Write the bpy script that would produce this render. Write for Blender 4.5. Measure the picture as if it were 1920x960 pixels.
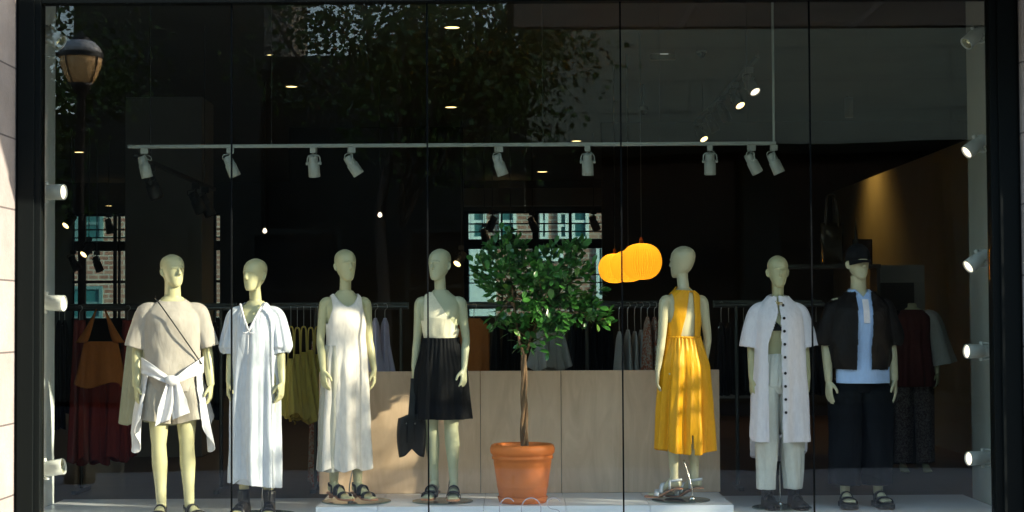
import bpy, math, random
import numpy as np
from mathutils import Vector, Matrix
from mathutils import noise as mnoise
random.seed(7); RNG = np.random.default_rng(7)
for o in list(bpy.data.objects): bpy.data.objects.remove(o)
scene = bpy.context.scene
COL = scene.collection
R = math.radians
PI = math.pi

# ------------------------------------------------------------------ camera, sky, sun, exposure
CZ, CD, F, HOR, ROLL = 1.62, 11.7, 3300.0, 595.0, 0.0055     # camera height, metres to the glass, focal length in photo pixels
cam_d = bpy.data.cameras.new('camera'); cam = bpy.data.objects.new('camera', cam_d); COL.objects.link(cam)
cam_d.sensor_width = 36; cam_d.lens = 36 * F / 1920; cam_d.clip_start = 0.1; cam_d.clip_end = 600
cam.matrix_world = Matrix.Translation((0, -CD, CZ)) @ Matrix.Rotation(R(90 + 2.0), 4, 'X') @ Matrix.Rotation(-ROLL, 4, 'Z')
scene.camera = cam
SUN_AZ, SUN_EL = R(68), R(19.6)           # azimuth to the right of the view towards the street
SD = Vector((math.sin(SUN_AZ) * math.cos(SUN_EL), -math.cos(SUN_AZ) * math.cos(SUN_EL), math.sin(SUN_EL)))
world = bpy.data.worlds.new('World'); scene.world = world; world.use_nodes = True
wn = world.node_tree.nodes; wl = world.node_tree.links
bg = wn['Background']
sky = wn.new('ShaderNodeTexSky'); sky.sky_type = 'NISHITA'; sky.sun_disc = False
sky.sun_elevation = SUN_EL; sky.sun_rotation = math.atan2(SD.x, SD.y)
wl.new(sky.outputs[0], bg.inputs[0]); bg.inputs[1].default_value = 0.15
sun_d = bpy.data.lights.new('sun', 'SUN'); sun = bpy.data.objects.new('sun', sun_d); COL.objects.link(sun)
sun_d.energy = 2.5; sun_d.angle = R(0.5); sun_d.color = (1.0, 0.89, 0.79)
sun.rotation_euler = SD.to_track_quat('Z', 'Y').to_euler()
scene.view_settings.view_transform = 'Standard'; scene.view_settings.look = 'None'
scene.view_settings.exposure = 2.55; scene.view_settings.gamma = 1

def at(px, py, Y):
    """photo pixel -> point of the place at depth Y metres behind the glass"""
    u, v = px - 960, py - 480
    x = u - ROLL * v; y = v + ROLL * u
    d = Y + CD
    return Vector((x / F * d, Y, CZ + (HOR - 480 - y) / F * d))

# ------------------------------------------------------------------ materials
def nt(name):
    m = bpy.data.materials.new(name); m.use_nodes = True
    return m, m.node_tree.nodes, m.node_tree.links, m.node_tree.nodes['Principled BSDF']
def mat(name, col, rough=0.6, metal=0.0, var=0.0, vs=6.0, bump=0.0, bs=80.0, spec=0.5, col2=None, stretch=(1, 1, 1), sheen=0.0, sss=0.0, coat=0.0, det=4.0):
    m, n, l, p = nt(name)
    p.inputs['Base Color'].default_value = (*col, 1); p.inputs['Roughness'].default_value = rough
    p.inputs['Metallic'].default_value = metal; p.inputs['Specular IOR Level'].default_value = spec
    if sheen: p.inputs['Sheen Weight'].default_value = sheen
    if coat: p.inputs['Coat Weight'].default_value = coat
    if sss:
        p.inputs['Subsurface Weight'].default_value = sss; p.inputs['Subsurface Scale'].default_value = 0.02
    tc = n.new('ShaderNodeTexCoord'); mp = n.new('ShaderNodeMapping'); mp.inputs['Scale'].default_value = stretch
    l.new(tc.outputs['Object'], mp.inputs[0])
    if var or col2:
        t = n.new('ShaderNodeTexNoise'); t.inputs['Scale'].default_value = vs; t.inputs['Detail'].default_value = det
        l.new(mp.outputs[0], t.inputs['Vector'])
        r = n.new('ShaderNodeValToRGB'); r.color_ramp.elements[0].position = 0.32; r.color_ramp.elements[1].position = 0.68
        c2 = col2 if col2 else tuple(min(1, c * (1 + var)) for c in col)
        c1 = col if col2 else tuple(c * (1 - var) for c in col)
        r.color_ramp.elements[0].color = (*c1, 1); r.color_ramp.elements[1].color = (*c2, 1)
        l.new(t.outputs[0], r.inputs[0]); l.new(r.outputs[0], p.inputs['Base Color'])
    if bump:
        t2 = n.new('ShaderNodeTexNoise'); t2.inputs['Scale'].default_value = bs; t2.inputs['Detail'].default_value = 3
        l.new(mp.outputs[0], t2.inputs['Vector'])
        b = n.new('ShaderNodeBump'); b.inputs['Strength'].default_value = bump; b.inputs['Distance'].default_value = 0.01
        l.new(t2.outputs[0], b.inputs['Height']); l.new(b.outputs[0], p.inputs['Normal'])
    return m
def emis(name, col, s):
    m, n, l, p = nt(name)
    p.inputs['Base Color'].default_value = (*col, 1)
    p.inputs['Emission Color'].default_value = (*col, 1); p.inputs['Emission Strength'].default_value = s
    return m
def fabric(name, col, rough=0.85, var=0.06, wrinkle=0.35, sheen=0.15, sc=300.0, wsc=14.0, trans=0.0, spec=0.3):
    """woven cloth: fine weave plus soft vertical crumpling"""
    m, n, l, p = nt(name)
    p.inputs['Roughness'].default_value = rough; p.inputs['Sheen Weight'].default_value = sheen; p.inputs['Specular IOR Level'].default_value = spec
    tc = n.new('ShaderNodeTexCoord')
    mp = n.new('ShaderNodeMapping'); mp.inputs['Scale'].default_value = (1, 1, 0.35); l.new(tc.outputs['Object'], mp.inputs[0])
    t = n.new('ShaderNodeTexNoise'); t.inputs['Scale'].default_value = 60; t.inputs['Detail'].default_value = 6; l.new(mp.outputs[0], t.inputs['Vector'])
    r = n.new('ShaderNodeValToRGB'); r.color_ramp.elements[0].position = 0.3; r.color_ramp.elements[1].position = 0.7
    r.color_ramp.elements[0].color = (*[c * (1 - var) for c in col], 1); r.color_ramp.elements[1].color = (*[min(1, c * (1 + var)) for c in col], 1)
    l.new(t.outputs[0], r.inputs[0]); l.new(r.outputs[0], p.inputs['Base Color'])
    w = n.new('ShaderNodeTexNoise'); w.inputs['Scale'].default_value = wsc; w.inputs['Detail'].default_value = 4; w.inputs['Distortion'].default_value = 0.8
    l.new(mp.outputs[0], w.inputs['Vector'])
    f = n.new('ShaderNodeTexNoise'); f.inputs['Scale'].default_value = sc; l.new(tc.outputs['Object'], f.inputs['Vector'])
    b1 = n.new('ShaderNodeBump'); b1.inputs['Strength'].default_value = wrinkle * .55; b1.inputs['Distance'].default_value = 0.05; l.new(w.outputs[0], b1.inputs['Height'])
    b2 = n.new('ShaderNodeBump'); b2.inputs['Strength'].default_value = 0.15; b2.inputs['Distance'].default_value = 0.003
    l.new(f.outputs[0], b2.inputs['Height']); l.new(b1.outputs[0], b2.inputs['Normal']); l.new(b2.outputs[0], p.inputs['Normal'])
    if trans:
        out = n['Material Output']; tr = n.new('ShaderNodeBsdfTranslucent'); mx = n.new('ShaderNodeMixShader'); mx.inputs[0].default_value = trans
        l.new(r.outputs[0], tr.inputs[0]); l.new(p.outputs[0], mx.inputs[1]); l.new(tr.outputs[0], mx.inputs[2]); l.new(mx.outputs[0], out.inputs[0])
    return m
def glass_mat(name, tint, base=0.05, rough=0.0):
    m, n, l, p = nt(name); n.remove(p); out = n['Material Output']
    tr = n.new('ShaderNodeBsdfTransparent'); tr.inputs[0].default_value = (*tint, 1)
    gl = n.new('ShaderNodeBsdfGlossy'); gl.inputs['Roughness'].default_value = rough
    lw = n.new('ShaderNodeLayerWeight'); lw.inputs[0].default_value = 0.5
    pw = n.new('ShaderNodeMath'); pw.operation = 'POWER'; pw.inputs[1].default_value = 5; l.new(lw.outputs['Facing'], pw.inputs[0])
    ma = n.new('ShaderNodeMath'); ma.operation = 'MULTIPLY_ADD'; ma.inputs[1].default_value = 1 - base; ma.inputs[2].default_value = base; l.new(pw.outputs[0], ma.inputs[0])
    # old float glass is never perfectly flat: a very slow, weak ripple
    tc = n.new('ShaderNodeTexCoord'); t = n.new('ShaderNodeTexNoise'); t.inputs['Scale'].default_value = 0.9; t.inputs['Detail'].default_value = 0
    l.new(tc.outputs['Object'], t.inputs['Vector'])
    b = n.new('ShaderNodeBump'); b.inputs['Strength'].default_value = 0.12; b.inputs['Distance'].default_value = 0.02; l.new(t.outputs[0], b.inputs['Height']); l.new(b.outputs[0], gl.inputs['Normal'])
    mx = n.new('ShaderNodeMixShader'); l.new(ma.outputs[0], mx.inputs[0]); l.new(tr.outputs[0], mx.inputs[1]); l.new(gl.outputs[0], mx.inputs[2]); l.new(mx.outputs[0], out.inputs[0])
    return m
def block_mat(name, c1, c2, mortar, w, h, ms=0.01, rough=0.85, axis='XZ', bump=0.3, offset=0.5, sq=0.0):
    m, n, l, p = nt(name); p.inputs['Roughness'].default_value = rough
    tc = n.new('ShaderNodeTexCoord'); sp = n.new('ShaderNodeSeparateXYZ'); cb = n.new('ShaderNodeCombineXYZ'); l.new(tc.outputs['Object'], sp.inputs[0])
    l.new(sp.outputs['XYZ'.index(axis[0])], cb.inputs[0]); l.new(sp.outputs['XYZ'.index(axis[1])], cb.inputs[1])
    br = n.new('ShaderNodeTexBrick'); br.offset = offset
    br.inputs['Scale'].default_value = 1; br.inputs['Brick Width'].default_value = w; br.inputs['Row Height'].default_value = h
    br.inputs['Mortar Size'].default_value = ms; br.inputs['Color1'].default_value = (*c1, 1); br.inputs['Color2'].default_value = (*c2, 1); br.inputs['Mortar'].default_value = (*mortar, 1)
    l.new(cb.outputs[0], br.inputs['Vector'])
    t = n.new('ShaderNodeTexNoise'); t.inputs['Scale'].default_value = 3; t.inputs['Detail'].default_value = 8; t.inputs['Roughness'].default_value = 0.7; l.new(tc.outputs['Object'], t.inputs['Vector'])
    mx = n.new('ShaderNodeMix'); mx.data_type = 'RGBA'; mx.blend_type = 'MULTIPLY'; mx.inputs['Factor'].default_value = 0.55
    r = n.new('ShaderNodeValToRGB'); r.color_ramp.elements[0].position = 0.3; r.color_ramp.elements[0].color = (0.6, 0.57, 0.54, 1); r.color_ramp.elements[1].position = 0.65; r.color_ramp.elements[1].color = (1.1, 1.1, 1.1, 1)
    l.new(t.outputs[0], r.inputs[0]); l.new(br.outputs[0], mx.inputs['A']); l.new(r.outputs[0], mx.inputs['B']); l.new(mx.outputs['Result'], p.inputs['Base Color'])
    b = n.new('ShaderNodeBump'); b.inputs['Strength'].default_value = bump; b.inputs['Distance'].default_value = 0.02; b.invert = True
    l.new(br.outputs['Fac'], b.inputs['Height']); 
    b2 = n.new('ShaderNodeBump'); b2.inputs['Strength'].default_value = 0.25; b2.inputs['Distance'].default_value = 0.01
    t3 = n.new('ShaderNodeTexNoise'); t3.inputs['Scale'].default_value = 40; t3.inputs['Detail'].default_value = 5; l.new(tc.outputs['Object'], t3.inputs['Vector'])
    l.new(t3.outputs[0], b2.inputs['Height']); l.new(b.outputs[0], b2.inputs['Normal']); l.new(b2.outputs[0], p.inputs['Normal'])
    return m
def floral(name, base, spot, scale=45):
    m, n, l, p = nt(name); p.inputs['Roughness'].default_value = 0.85
    tc = n.new('ShaderNodeTexCoord'); t = n.new('ShaderNodeTexNoise'); t.inputs['Scale'].default_value = scale; t.inputs['Detail'].default_value = 2; t.inputs['Distortion'].default_value = 1.5
    l.new(tc.outputs['Object'], t.inputs['Vector'])
    r = n.new('ShaderNodeValToRGB'); e = r.color_ramp.elements; e[0].position = 0.47; e[0].color = (*base, 1); e[1].position = 0.53; e[1].color = (*spot, 1)
    l.new(t.outputs[0], r.inputs[0]); l.new(r.outputs[0], p.inputs['Base Color']); return m
def wood_mat(name, c1, c2, rough=0.5, sc=(3, 3, 0.5), coat=0.0, bump=0.05):
    m, n, l, p = nt(name); p.inputs['Roughness'].default_value = rough; p.inputs['Coat Weight'].default_value = coat
    tc = n.new('ShaderNodeTexCoord'); mp = n.new('ShaderNodeMapping'); mp.inputs['Scale'].default_value = sc; l.new(tc.outputs['Object'], mp.inputs[0])
    t = n.new('ShaderNodeTexNoise'); t.inputs['Scale'].default_value = 2.2; t.inputs['Detail'].default_value = 9; t.inputs['Roughness'].default_value = 0.62; t.inputs['Distortion'].default_value = 1.2
    l.new(mp.outputs[0], t.inputs['Vector'])
    r = n.new('ShaderNodeValToRGB'); e = r.color_ramp.elements; e[0].position = 0.3; e[0].color = (*c1, 1); e[1].position = 0.7; e[1].color = (*c2, 1)
    l.new(t.outputs[0], r.inputs[0]); l.new(r.outputs[0], p.inputs['Base Color'])
    b = n.new('ShaderNodeBump'); b.inputs['Strength'].default_value = bump; b.inputs['Distance'].default_value = 0.01; l.new(t.outputs[0], b.inputs['Height']); l.new(b.outputs[0], p.inputs['Normal'])
    return m

M = {}
M['skin'] = mat('mannequin_shell', (0.47, 0.45, 0.265), rough=0.42, var=0.03, vs=9, spec=0.4)
M['skin_cool'] = mat('mannequin_shell_cool', (0.44, 0.45, 0.30), rough=0.42, var=0.03, vs=9, spec=0.4)
M['skin_warm'] = mat('mannequin_shell_warm', (0.50, 0.46, 0.30), rough=0.32, var=0.03, vs=9, spec=0.5)
M['tee'] = fabric('linen_grey_beige', (0.38, 0.35, 0.32), wrinkle=0.28, trans=0.05)
M['shorts'] = fabric('linen_grey', (0.36, 0.33, 0.29), wrinkle=0.4)
M['white'] = fabric('white_cotton', (0.64, 0.64, 0.69), wrinkle=0.35, trans=0.05)
M['bluewhite'] = fabric('pale_silk', (0.54, 0.58, 0.66), rough=0.55, wrinkle=0.3, trans=0.05)
M['pinkwhite'] = fabric('white_poplin', (0.76, 0.73, 0.80), wrinkle=0.3, trans=0.06)
M['linen'] = fabric('ivory_linen', (0.74, 0.69, 0.65), wrinkle=0.22, var=0.08, trans=0.05)
M['linen_dark'] = fabric('grey_linen', (0.42, 0.41, 0.36), wrinkle=0.5)
M['cream'] = fabric('cream_jersey', (0.70, 0.66, 0.50), wrinkle=0.25)
M['yellow'] = fabric('mustard_satin', (0.74, 0.35, 0.007), rough=0.45, wrinkle=0.35, var=0.05, sheen=0.0)
M['black'] = fabric('black_cloth', (0.006, 0.0065, 0.008), rough=0.8, wrinkle=0.4, sheen=0.0, spec=0.12)
M['bomber'] = fabric('black_nylon', (0.004, 0.003, 0.003), rough=0.6, wrinkle=0.6, sheen=0.0, spec=0.2)
M['navy'] = fabric('dark_trousers', (0.004, 0.005, 0.007), wrinkle=0.3, sheen=0.0, spec=0.1)
M['polo'] = fabric('pale_blue_cotton', (0.40, 0.55, 0.85), wrinkle=0.2)
M['trouser'] = fabric('off_white_trouser', (0.60, 0.60, 0.56), wrinkle=0.5)
M['leather'] = mat('black_leather', (0.005, 0.005, 0.006), spec=0.35, rough=0.38, bump=0.1, bs=200)
M['sole'] = mat('tan_sole', (0.45, 0.20, 0.10), rough=0.5, var=0.1)
M['silver'] = mat('silver_leather', (0.62, 0.63, 0.66), rough=0.35, metal=0.2)
M['rubber'] = mat('black_rubber', (0.015, 0.015, 0.016), rough=0.7)
M['steel'] = mat('brushed_steel', (0.62, 0.62, 0.60), rough=0.2, metal=1.0)
M['chain'] = mat('gold_chain', (0.65, 0.50, 0.22), rough=0.25, metal=1.0)
M['frame'] = mat('black_frame_paint', (0.004, 0.0055, 0.005), spec=0.06, rough=0.5, bump=0.05, bs=60)
M['seal'] = mat('silicone_seal', (0.004, 0.005, 0.005), rough=0.8, spec=0.05)
M['glass'] = glass_mat('shop_glass', (0.975, 0.985, 0.935), base=0.032)
M['rearglass'] = glass_mat('tinted_rear_glass', (0.50, 0.58, 0.56), base=0.04)
M['disc'] = glass_mat('disc_glass', (0.62, 0.72, 0.66), base=0.10)
M['plinth'] = mat('white_lacquer', (0.78, 0.80, 0.85), rough=0.35, var=0.02, vs=2, coat=0.2)
M['plywood'] = wood_mat('birch_plywood', (0.62, 0.44, 0.29), (0.80, 0.60, 0.42), rough=0.45, sc=(4, 4, 0.9), coat=0.1)
M['floorwood'] = wood_mat('dark_wood_floor', (0.050, 0.036, 0.024), (0.10, 0.075, 0.052), rough=0.4, sc=(0.6, 5, 5), coat=0.1)
M['inwall'] = mat('dark_wall', (0.034, 0.033, 0.024), rough=0.8, var=0.15, vs=1.5)
M['ceil'] = mat('dark_ceiling', (0.07, 0.07, 0.055), rough=0.8, var=0.1, vs=1)
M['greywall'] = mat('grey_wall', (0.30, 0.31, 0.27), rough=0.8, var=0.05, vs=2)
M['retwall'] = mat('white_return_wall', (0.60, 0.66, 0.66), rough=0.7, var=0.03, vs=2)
M['louvre'] = mat('white_louvre', (0.70, 0.70, 0.66), rough=0.5)
M['tealframe'] = mat('teal_window_frame', (0.06, 0.13, 0.14), rough=0.6)
M['column'] = mat('column_panel', (0.24, 0.24, 0.21), rough=0.8, var=0.06, vs=3)
M['stone'] = block_mat('limestone_blocks', (0.27, 0.24, 0.205), (0.24, 0.215, 0.185), (0.08, 0.07, 0.06), 0.9, 0.47, ms=0.006, axis='YZ', bump=0.5)
M['stonef'] = block_mat('limestone_front', (0.34, 0.31, 0.27), (0.30, 0.27, 0.24), (0.16, 0.14, 0.12), 0.9, 0.47, ms=0.006, axis='XZ', bump=0.5)
M['oppstone'] = block_mat('grey_stone_cladding', (0.46, 0.43, 0.29), (0.45, 0.42, 0.285), (0.31, 0.29, 0.20), 3.4, 0.62, ms=0.018, axis='XZ', bump=0.4)
M['brick'] = block_mat('red_brick', (0.17, 0.075, 0.055), (0.21, 0.12, 0.09), (0.26, 0.24, 0.21), 0.30, 0.14, ms=0.022, axis='XZ', bump=0.3)
M['teal'] = mat('teal_window', (0.015, 0.075, 0.085), rough=0.15, var=0.3, vs=0.6)
M['winframe'] = mat('pale_window_frame', (0.40, 0.50, 0.50), rough=0.6)
M['terracotta'] = mat('terracotta', (0.64, 0.17, 0.030), rough=0.6, var=0.12, vs=5, bump=0.06, bs=60)
M['soil'] = mat('potting_soil', (0.03, 0.02, 0.013), rough=0.95, var=0.4, vs=40, bump=1.0, bs=60)
M['bark'] = mat('ficus_bark', (0.24, 0.14, 0.07), rough=0.8, col2=(0.10, 0.06, 0.03), vs=14, stretch=(3, 3, 0.5), bump=0.6, bs=40)
M['leaf'] = mat('ficus_leaf', (0.028, 0.11, 0.022), rough=0.28, col2=(0.06, 0.20, 0.035), vs=9, det=1)
M['leaf2'] = mat('ficus_new_leaf', (0.11, 0.24, 0.035), rough=0.3, var=0.2, vs=8)
M['treeleaf'] = mat('street_tree_leaf', (0.05, 0.10, 0.02), rough=0.5, col2=(0.10, 0.17, 0.03), vs=1.2, det=2)
M['trunk'] = mat('street_tree_bark', (0.10, 0.08, 0.06), rough=0.9, var=0.3, vs=6, bump=0.8, bs=20)
M['spot'] = mat('white_spot_enamel', (0.30, 0.33, 0.29), rough=0.4)
M['spotside'] = mat('white_spot_paint', (0.50, 0.52, 0.50), rough=0.4)
M['track'] = mat('track_enamel', (0.24, 0.27, 0.24), rough=0.5)
M['reflector'] = mat('spot_reflector', (0.75, 0.70, 0.45), rough=0.12, metal=1.0)
M['darkspot'] = mat('dark_spot_body', (0.03, 0.03, 0.028), rough=0.5)
M['lampon'] = emis('lit_spot_lens', (1.0, 0.84, 0.66), 0.4)
M['warmdot'] = emis('lit_warm_lens', (1.0, 0.72, 0.30), 0.8)
m_, n_, l_, p_ = nt('lit_pleated_shade'); n_.remove(p_)
dfs = n_.new('ShaderNodeBsdfDiffuse'); dfs.inputs[0].default_value = (0.9, 0.57, 0.06, 1); trl = n_.new('ShaderNodeBsdfTranslucent'); trl.inputs[0].default_value = (0.95, 0.62, 0.06, 1)
mxs = n_.new('ShaderNodeMixShader'); mxs.inputs[0].default_value = 0.6; l_.new(dfs.outputs[0], mxs.inputs[1]); l_.new(trl.outputs[0], mxs.inputs[2]); l_.new(mxs.outputs[0], n_['Material Output'].inputs[0])
M['pendant'] = m_
M['asphalt'] = mat('asphalt', (0.040, 0.040, 0.042), spec=0.05, rough=0.95, var=0.2, vs=4, bump=0.5, bs=60)
M['paving'] = block_mat('concrete_paving', (0.42, 0.40, 0.38), (0.37, 0.355, 0.34), (0.14, 0.13, 0.12), 0.9, 0.9, ms=0.012, axis='XY', bump=0.3)
M['kerb'] = mat('granite_kerb', (0.30, 0.29, 0.28), rough=0.8, var=0.15, vs=20)
M['paint'] = mat('road_paint', (0.72, 0.71, 0.66), rough=0.7, var=0.1, vs=10)
M['concrete'] = mat('pale_concrete', (0.42, 0.40, 0.36), rough=0.85, var=0.1, vs=2)
M['darkglass'] = mat('dark_window_glass', (0.015, 0.02, 0.022), rough=0.08)
M['orange'] = fabric('rust_orange', (0.33, 0.10, 0.015), wrinkle=0.3, sheen=0.0)
M['red'] = fabric('brick_red', (0.20, 0.022, 0.014), wrinkle=0.3, sheen=0.0)
M['mustardpale'] = fabric('ochre_cotton', (0.55, 0.42, 0.09), wrinkle=0.3)
M['lilac'] = fabric('lilac_cotton', (0.50, 0.45, 0.56), wrinkle=0.3)
M['greyshirt'] = fabric('grey_shirt_cloth', (0.40, 0.39, 0.35), wrinkle=0.3)
M['beige'] = fabric('beige_cloth', (0.40, 0.38, 0.27), wrinkle=0.3)
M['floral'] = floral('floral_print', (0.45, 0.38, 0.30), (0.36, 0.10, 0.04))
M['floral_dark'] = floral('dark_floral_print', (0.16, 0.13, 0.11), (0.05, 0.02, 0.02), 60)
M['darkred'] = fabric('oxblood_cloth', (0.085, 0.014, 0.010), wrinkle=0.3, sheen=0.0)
M['rackmetal'] = mat('rack_metal', (0.085, 0.09, 0.08), rough=0.4, metal=0.6)
M['hanger'] = mat('hanger_metal', (0.45, 0.45, 0.42), rough=0.3, metal=1.0)
M['patent'] = mat('patent_leather', (0.05, 0.032, 0.012), rough=0.12, bump=0.6, bs=9)
M['picture'] = mat('picture_red_brown', (0.12, 0.045, 0.02), rough=0.6, var=0.4, vs=6)
M['letter'] = mat('white_vinyl', (0.40, 0.40, 0.39), rough=0.6)
M['sign'] = emis('lit_sign', (0.85, 0.9, 0.85), 0.07)
M['bronze'] = mat('sign_box', (0.22, 0.19, 0.10), rough=0.5)
M['dome'] = mat('camera_dome', (0.02, 0.03, 0.035), rough=0.1)
M['lampiron'] = mat('lamp_iron', (0.02, 0.02, 0.02), rough=0.5)
M['lampglobe'] = emis('amber_lamp_globe', (0.85, 0.52, 0.22), 0.06)
M['lampcap'] = mat('lamp_cap_glass', (0.60, 0.60, 0.58), rough=0.3)
M['shell'] = mat('board_white', (0.34, 0.34, 0.31), rough=0.7)

# ------------------------------------------------------------------ mesh helpers
class MB:
    def __init__(s): s.V = []; s.Fc = []; s.n = 0
    def add(s, V, Fc):
        V = np.asarray(V, float).reshape(-1, 3)
        s.V.append(V); s.Fc.extend([tuple(i + s.n for i in f) for f in Fc]); s.n += len(V); return s
    def box(s, x0, x1, y0, y1, z0, z1, M4=None):
        V = np.array([(x, y, z) for z in (z0, z1) for y in (y0, y1) for x in (x0, x1)], float)
        if M4 is not None: V = xf(V, M4)
        return s.add(V, [(0, 2, 3, 1), (4, 5, 7, 6), (0, 1, 5, 4), (2, 6, 7, 3), (0, 4, 6, 2), (1, 3, 7, 5)])
    def grid(s, P, wrap=False, keep=None):
        a, b = P.shape[:2]; V = P.reshape(-1, 3); Fs = []
        for i in range(a - 1):
            for j in range(b if wrap else b - 1):
                if keep is not None and not keep[i, j]: continue
                k = (j + 1) % b
                Fs.append((i * b + j, i * b + k, (i + 1) * b + k, (i + 1) * b + j))
        return s.add(V, Fs)
    def loft(s, rings, cap=True):
        P = np.array(rings, float); a, b = P.shape[:2]
        Fs = [(i * b + j, i * b + (j + 1) % b, (i + 1) * b + (j + 1) % b, (i + 1) * b + j) for i in range(a - 1) for j in range(b)]
        if cap: Fs += [tuple(range(b))[::-1], tuple((a - 1) * b + j for j in range(b))]
        return s.add(P, Fs)
    def tube(s, path, rad, n=12, cap=True, flat=1.0, up=None, sub=0):
        P = np.array([tuple(p) for p in path], float); r = np.ones(len(P)) * rad if np.isscalar(rad) else np.array(rad, float)
        fl = np.ones(len(P)) * flat if np.isscalar(flat) else np.array(flat, float)
        if sub: P, r, fl = smooth_path(P, r, fl, sub)
        return s.loft(sweep_rings(P, r, fl, n, up), cap)
    def lathe(s, prof, n=32, c=(0, 0, 0), M4=None, cap=True):
        rings = []
        for r, z in prof:
            a = np.arange(n) * 2 * PI / n
            rings.append(np.stack([c[0] + r * np.cos(a), c[1] + r * np.sin(a), np.full(n, c[2] + z)], 1))
        rings = np.array(rings)
        if M4 is not None: rings = xf(rings.reshape(-1, 3), M4).reshape(rings.shape)
        return s.loft(rings, cap)
    def build(s, name, m, parent=None, smooth=False, solid=0.0, bevel=0.0, cuton=None):
        V = np.concatenate(s.V) if s.V else np.zeros((0, 3))
        me = bpy.data.meshes.new(name); me.from_pydata(V.tolist(), [], s.Fc); me.update()
        o = bpy.data.objects.new(name, me); COL.objects.link(o)
        mats = m if isinstance(m, (list, tuple)) else [m]
        for q in mats: me.materials.append(q)
        if smooth: me.polygons.foreach_set('use_smooth', [True] * len(me.polygons))
        if solid:
            d = o.modifiers.new('solidify', 'SOLIDIFY'); d.thickness = solid; d.offset = 0
        if bevel:
            d = o.modifiers.new('bevel', 'BEVEL'); d.width = bevel; d.segments = 2; d.limit_method = 'ANGLE'; d.harden_normals = False
        if parent is not None: o.parent = parent
        return o
def xf(V, M4):
    A = np.array(M4); V = np.asarray(V, float); return V @ A[:3, :3].T + A[:3, 3]
def smooth_path(P, r, fl, sub):
    n = len(P); ts = np.linspace(0, n - 1, (n - 1) * sub + 1); out = []
    for t in ts:
        i = min(int(t), n - 2); u = t - i
        p0, p1, p2, p3 = P[max(i - 1, 0)], P[i], P[i + 1], P[min(i + 2, n - 1)]
        out.append(0.5 * ((2 * p1) + (-p0 + p2) * u + (2 * p0 - 5 * p1 + 4 * p2 - p3) * u * u + (-p0 + 3 * p1 - 3 * p2 + p3) * u ** 3))
    k = np.arange(n)
    return np.array(out), np.interp(ts, k, r), np.interp(ts, k, fl)
def sweep_rings(P, r, fl, n, up=None):
    T = np.gradient(P, axis=0); T /= np.linalg.norm(T, axis=1)[:, None] + 1e-12
    u = np.array(up if up is not None else ((0, 1, 0) if abs(T[0][1]) < 0.8 else (1, 0, 0)), float)
    rings = []; a = np.arange(n) * 2 * PI / n
    for i in range(len(P)):
        u = u - T[i] * np.dot(u, T[i]); u /= np.linalg.norm(u) + 1e-12
        w = np.cross(T[i], u)
        rings.append(P[i] + r[i] * (np.cos(a)[:, None] * u * fl[i] + np.sin(a)[:, None] * w))
    return np.array(rings)
def ip(z, tab, k):
    zs = [q[0] for q in tab]; return np.interp(z, zs, [q[k] for q in tab])
def sec_interp(secs, m):
    """smooth-resample a table of (z, cx, cy, rx, ry)"""
    secs = np.array(secs, float); z0, z1 = secs[0, 0], secs[-1, 0]
    z = np.linspace(z0, z1, m); sgn = 1 if z1 > z0 else -1
    out = np.stack([z] + [np.interp(z * sgn, secs[:, 0] * sgn, secs[:, k]) for k in range(1, 5)], 1)
    w = max(1, m // 40)
    for k in range(1, 5):
        c = np.pad(out[:, k], w, mode='edge'); out[:, k] = np.convolve(c, np.ones(2 * w + 1) / (2 * w + 1), 'valid')
    return out
def ring(cx, cy, z, rx, ry, n=28, p=2.0):
    a = np.arange(n) * 2 * PI / n; s, c = np.sin(a), np.cos(a)
    e = 2.0 / p
    return np.stack([cx + rx * np.sign(s) * np.abs(s) ** e, cy - ry * np.sign(c) * np.abs(c) ** e, np.full(n, z)], 1)

# ------------------------------------------------------------------ scene-graph helpers
def empty(name, loc=(0, 0, 0), rz=0.0):
    o = bpy.data.objects.new(name, None); COL.objects.link(o); o.location = loc; o.rotation_euler = (0, 0, rz); o.empty_display_size = 0.1
    return o
def tag(o, label, cat, group=None):
    o['label'] = label; o['category'] = cat
    if group: o['group'] = group
    return o
def struct(o, kind='structure'): o['kind'] = kind; return o
KIDS = {}
def copy_tree(o, parent=None):
    c = o.copy(); COL.objects.link(c)
    if parent is not None: c.parent = parent
    for ch in [q for q in list(COL.objects) if q.parent == o]: copy_tree(ch, c)
    return c

# ------------------------------------------------------------------ ground, street, sky side
mb = MB(); mb.box(-250, 250, -250, 250, -0.35, -0.14); struct(mb.build('ground', M['asphalt']))
mb = MB(); mb.box(-120, 120, -18.0, -7.0, -0.136, -0.13); struct(mb.build('road', M['asphalt']))
mb = MB(); mb.box(-120, 120, -6.8, -0.02, -0.14, 0.0); struct(mb.build('pavement', M['paving']))
mb = MB(); mb.box(-120, 120, -7.0, -6.8, -0.14, 0.01); struct(mb.build('kerb', M['kerb'], bevel=0.02))
mb = MB(); mb.box(-120, 120, -21.5, -18.0, -0.14, 0.0); struct(mb.build('far_pavement', M['asphalt']))
mb = MB()
for i in (-10, -8, -6, -4, 2, 4, 6, 8, 10): mb.box(i * 5 + .5, i * 5 + 2.7, -12.6, -12.45, -0.13, -0.126)
struct(mb.build('road_marking', M['paint']))

WF = CZ - 1.36      # window floor level
PF = CZ - 1.30      # plinth top
IF = CZ - 1.42      # interior floor
CEIL = CZ + 2.8
GT = CZ + 2.105     # top of the glass
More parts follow.
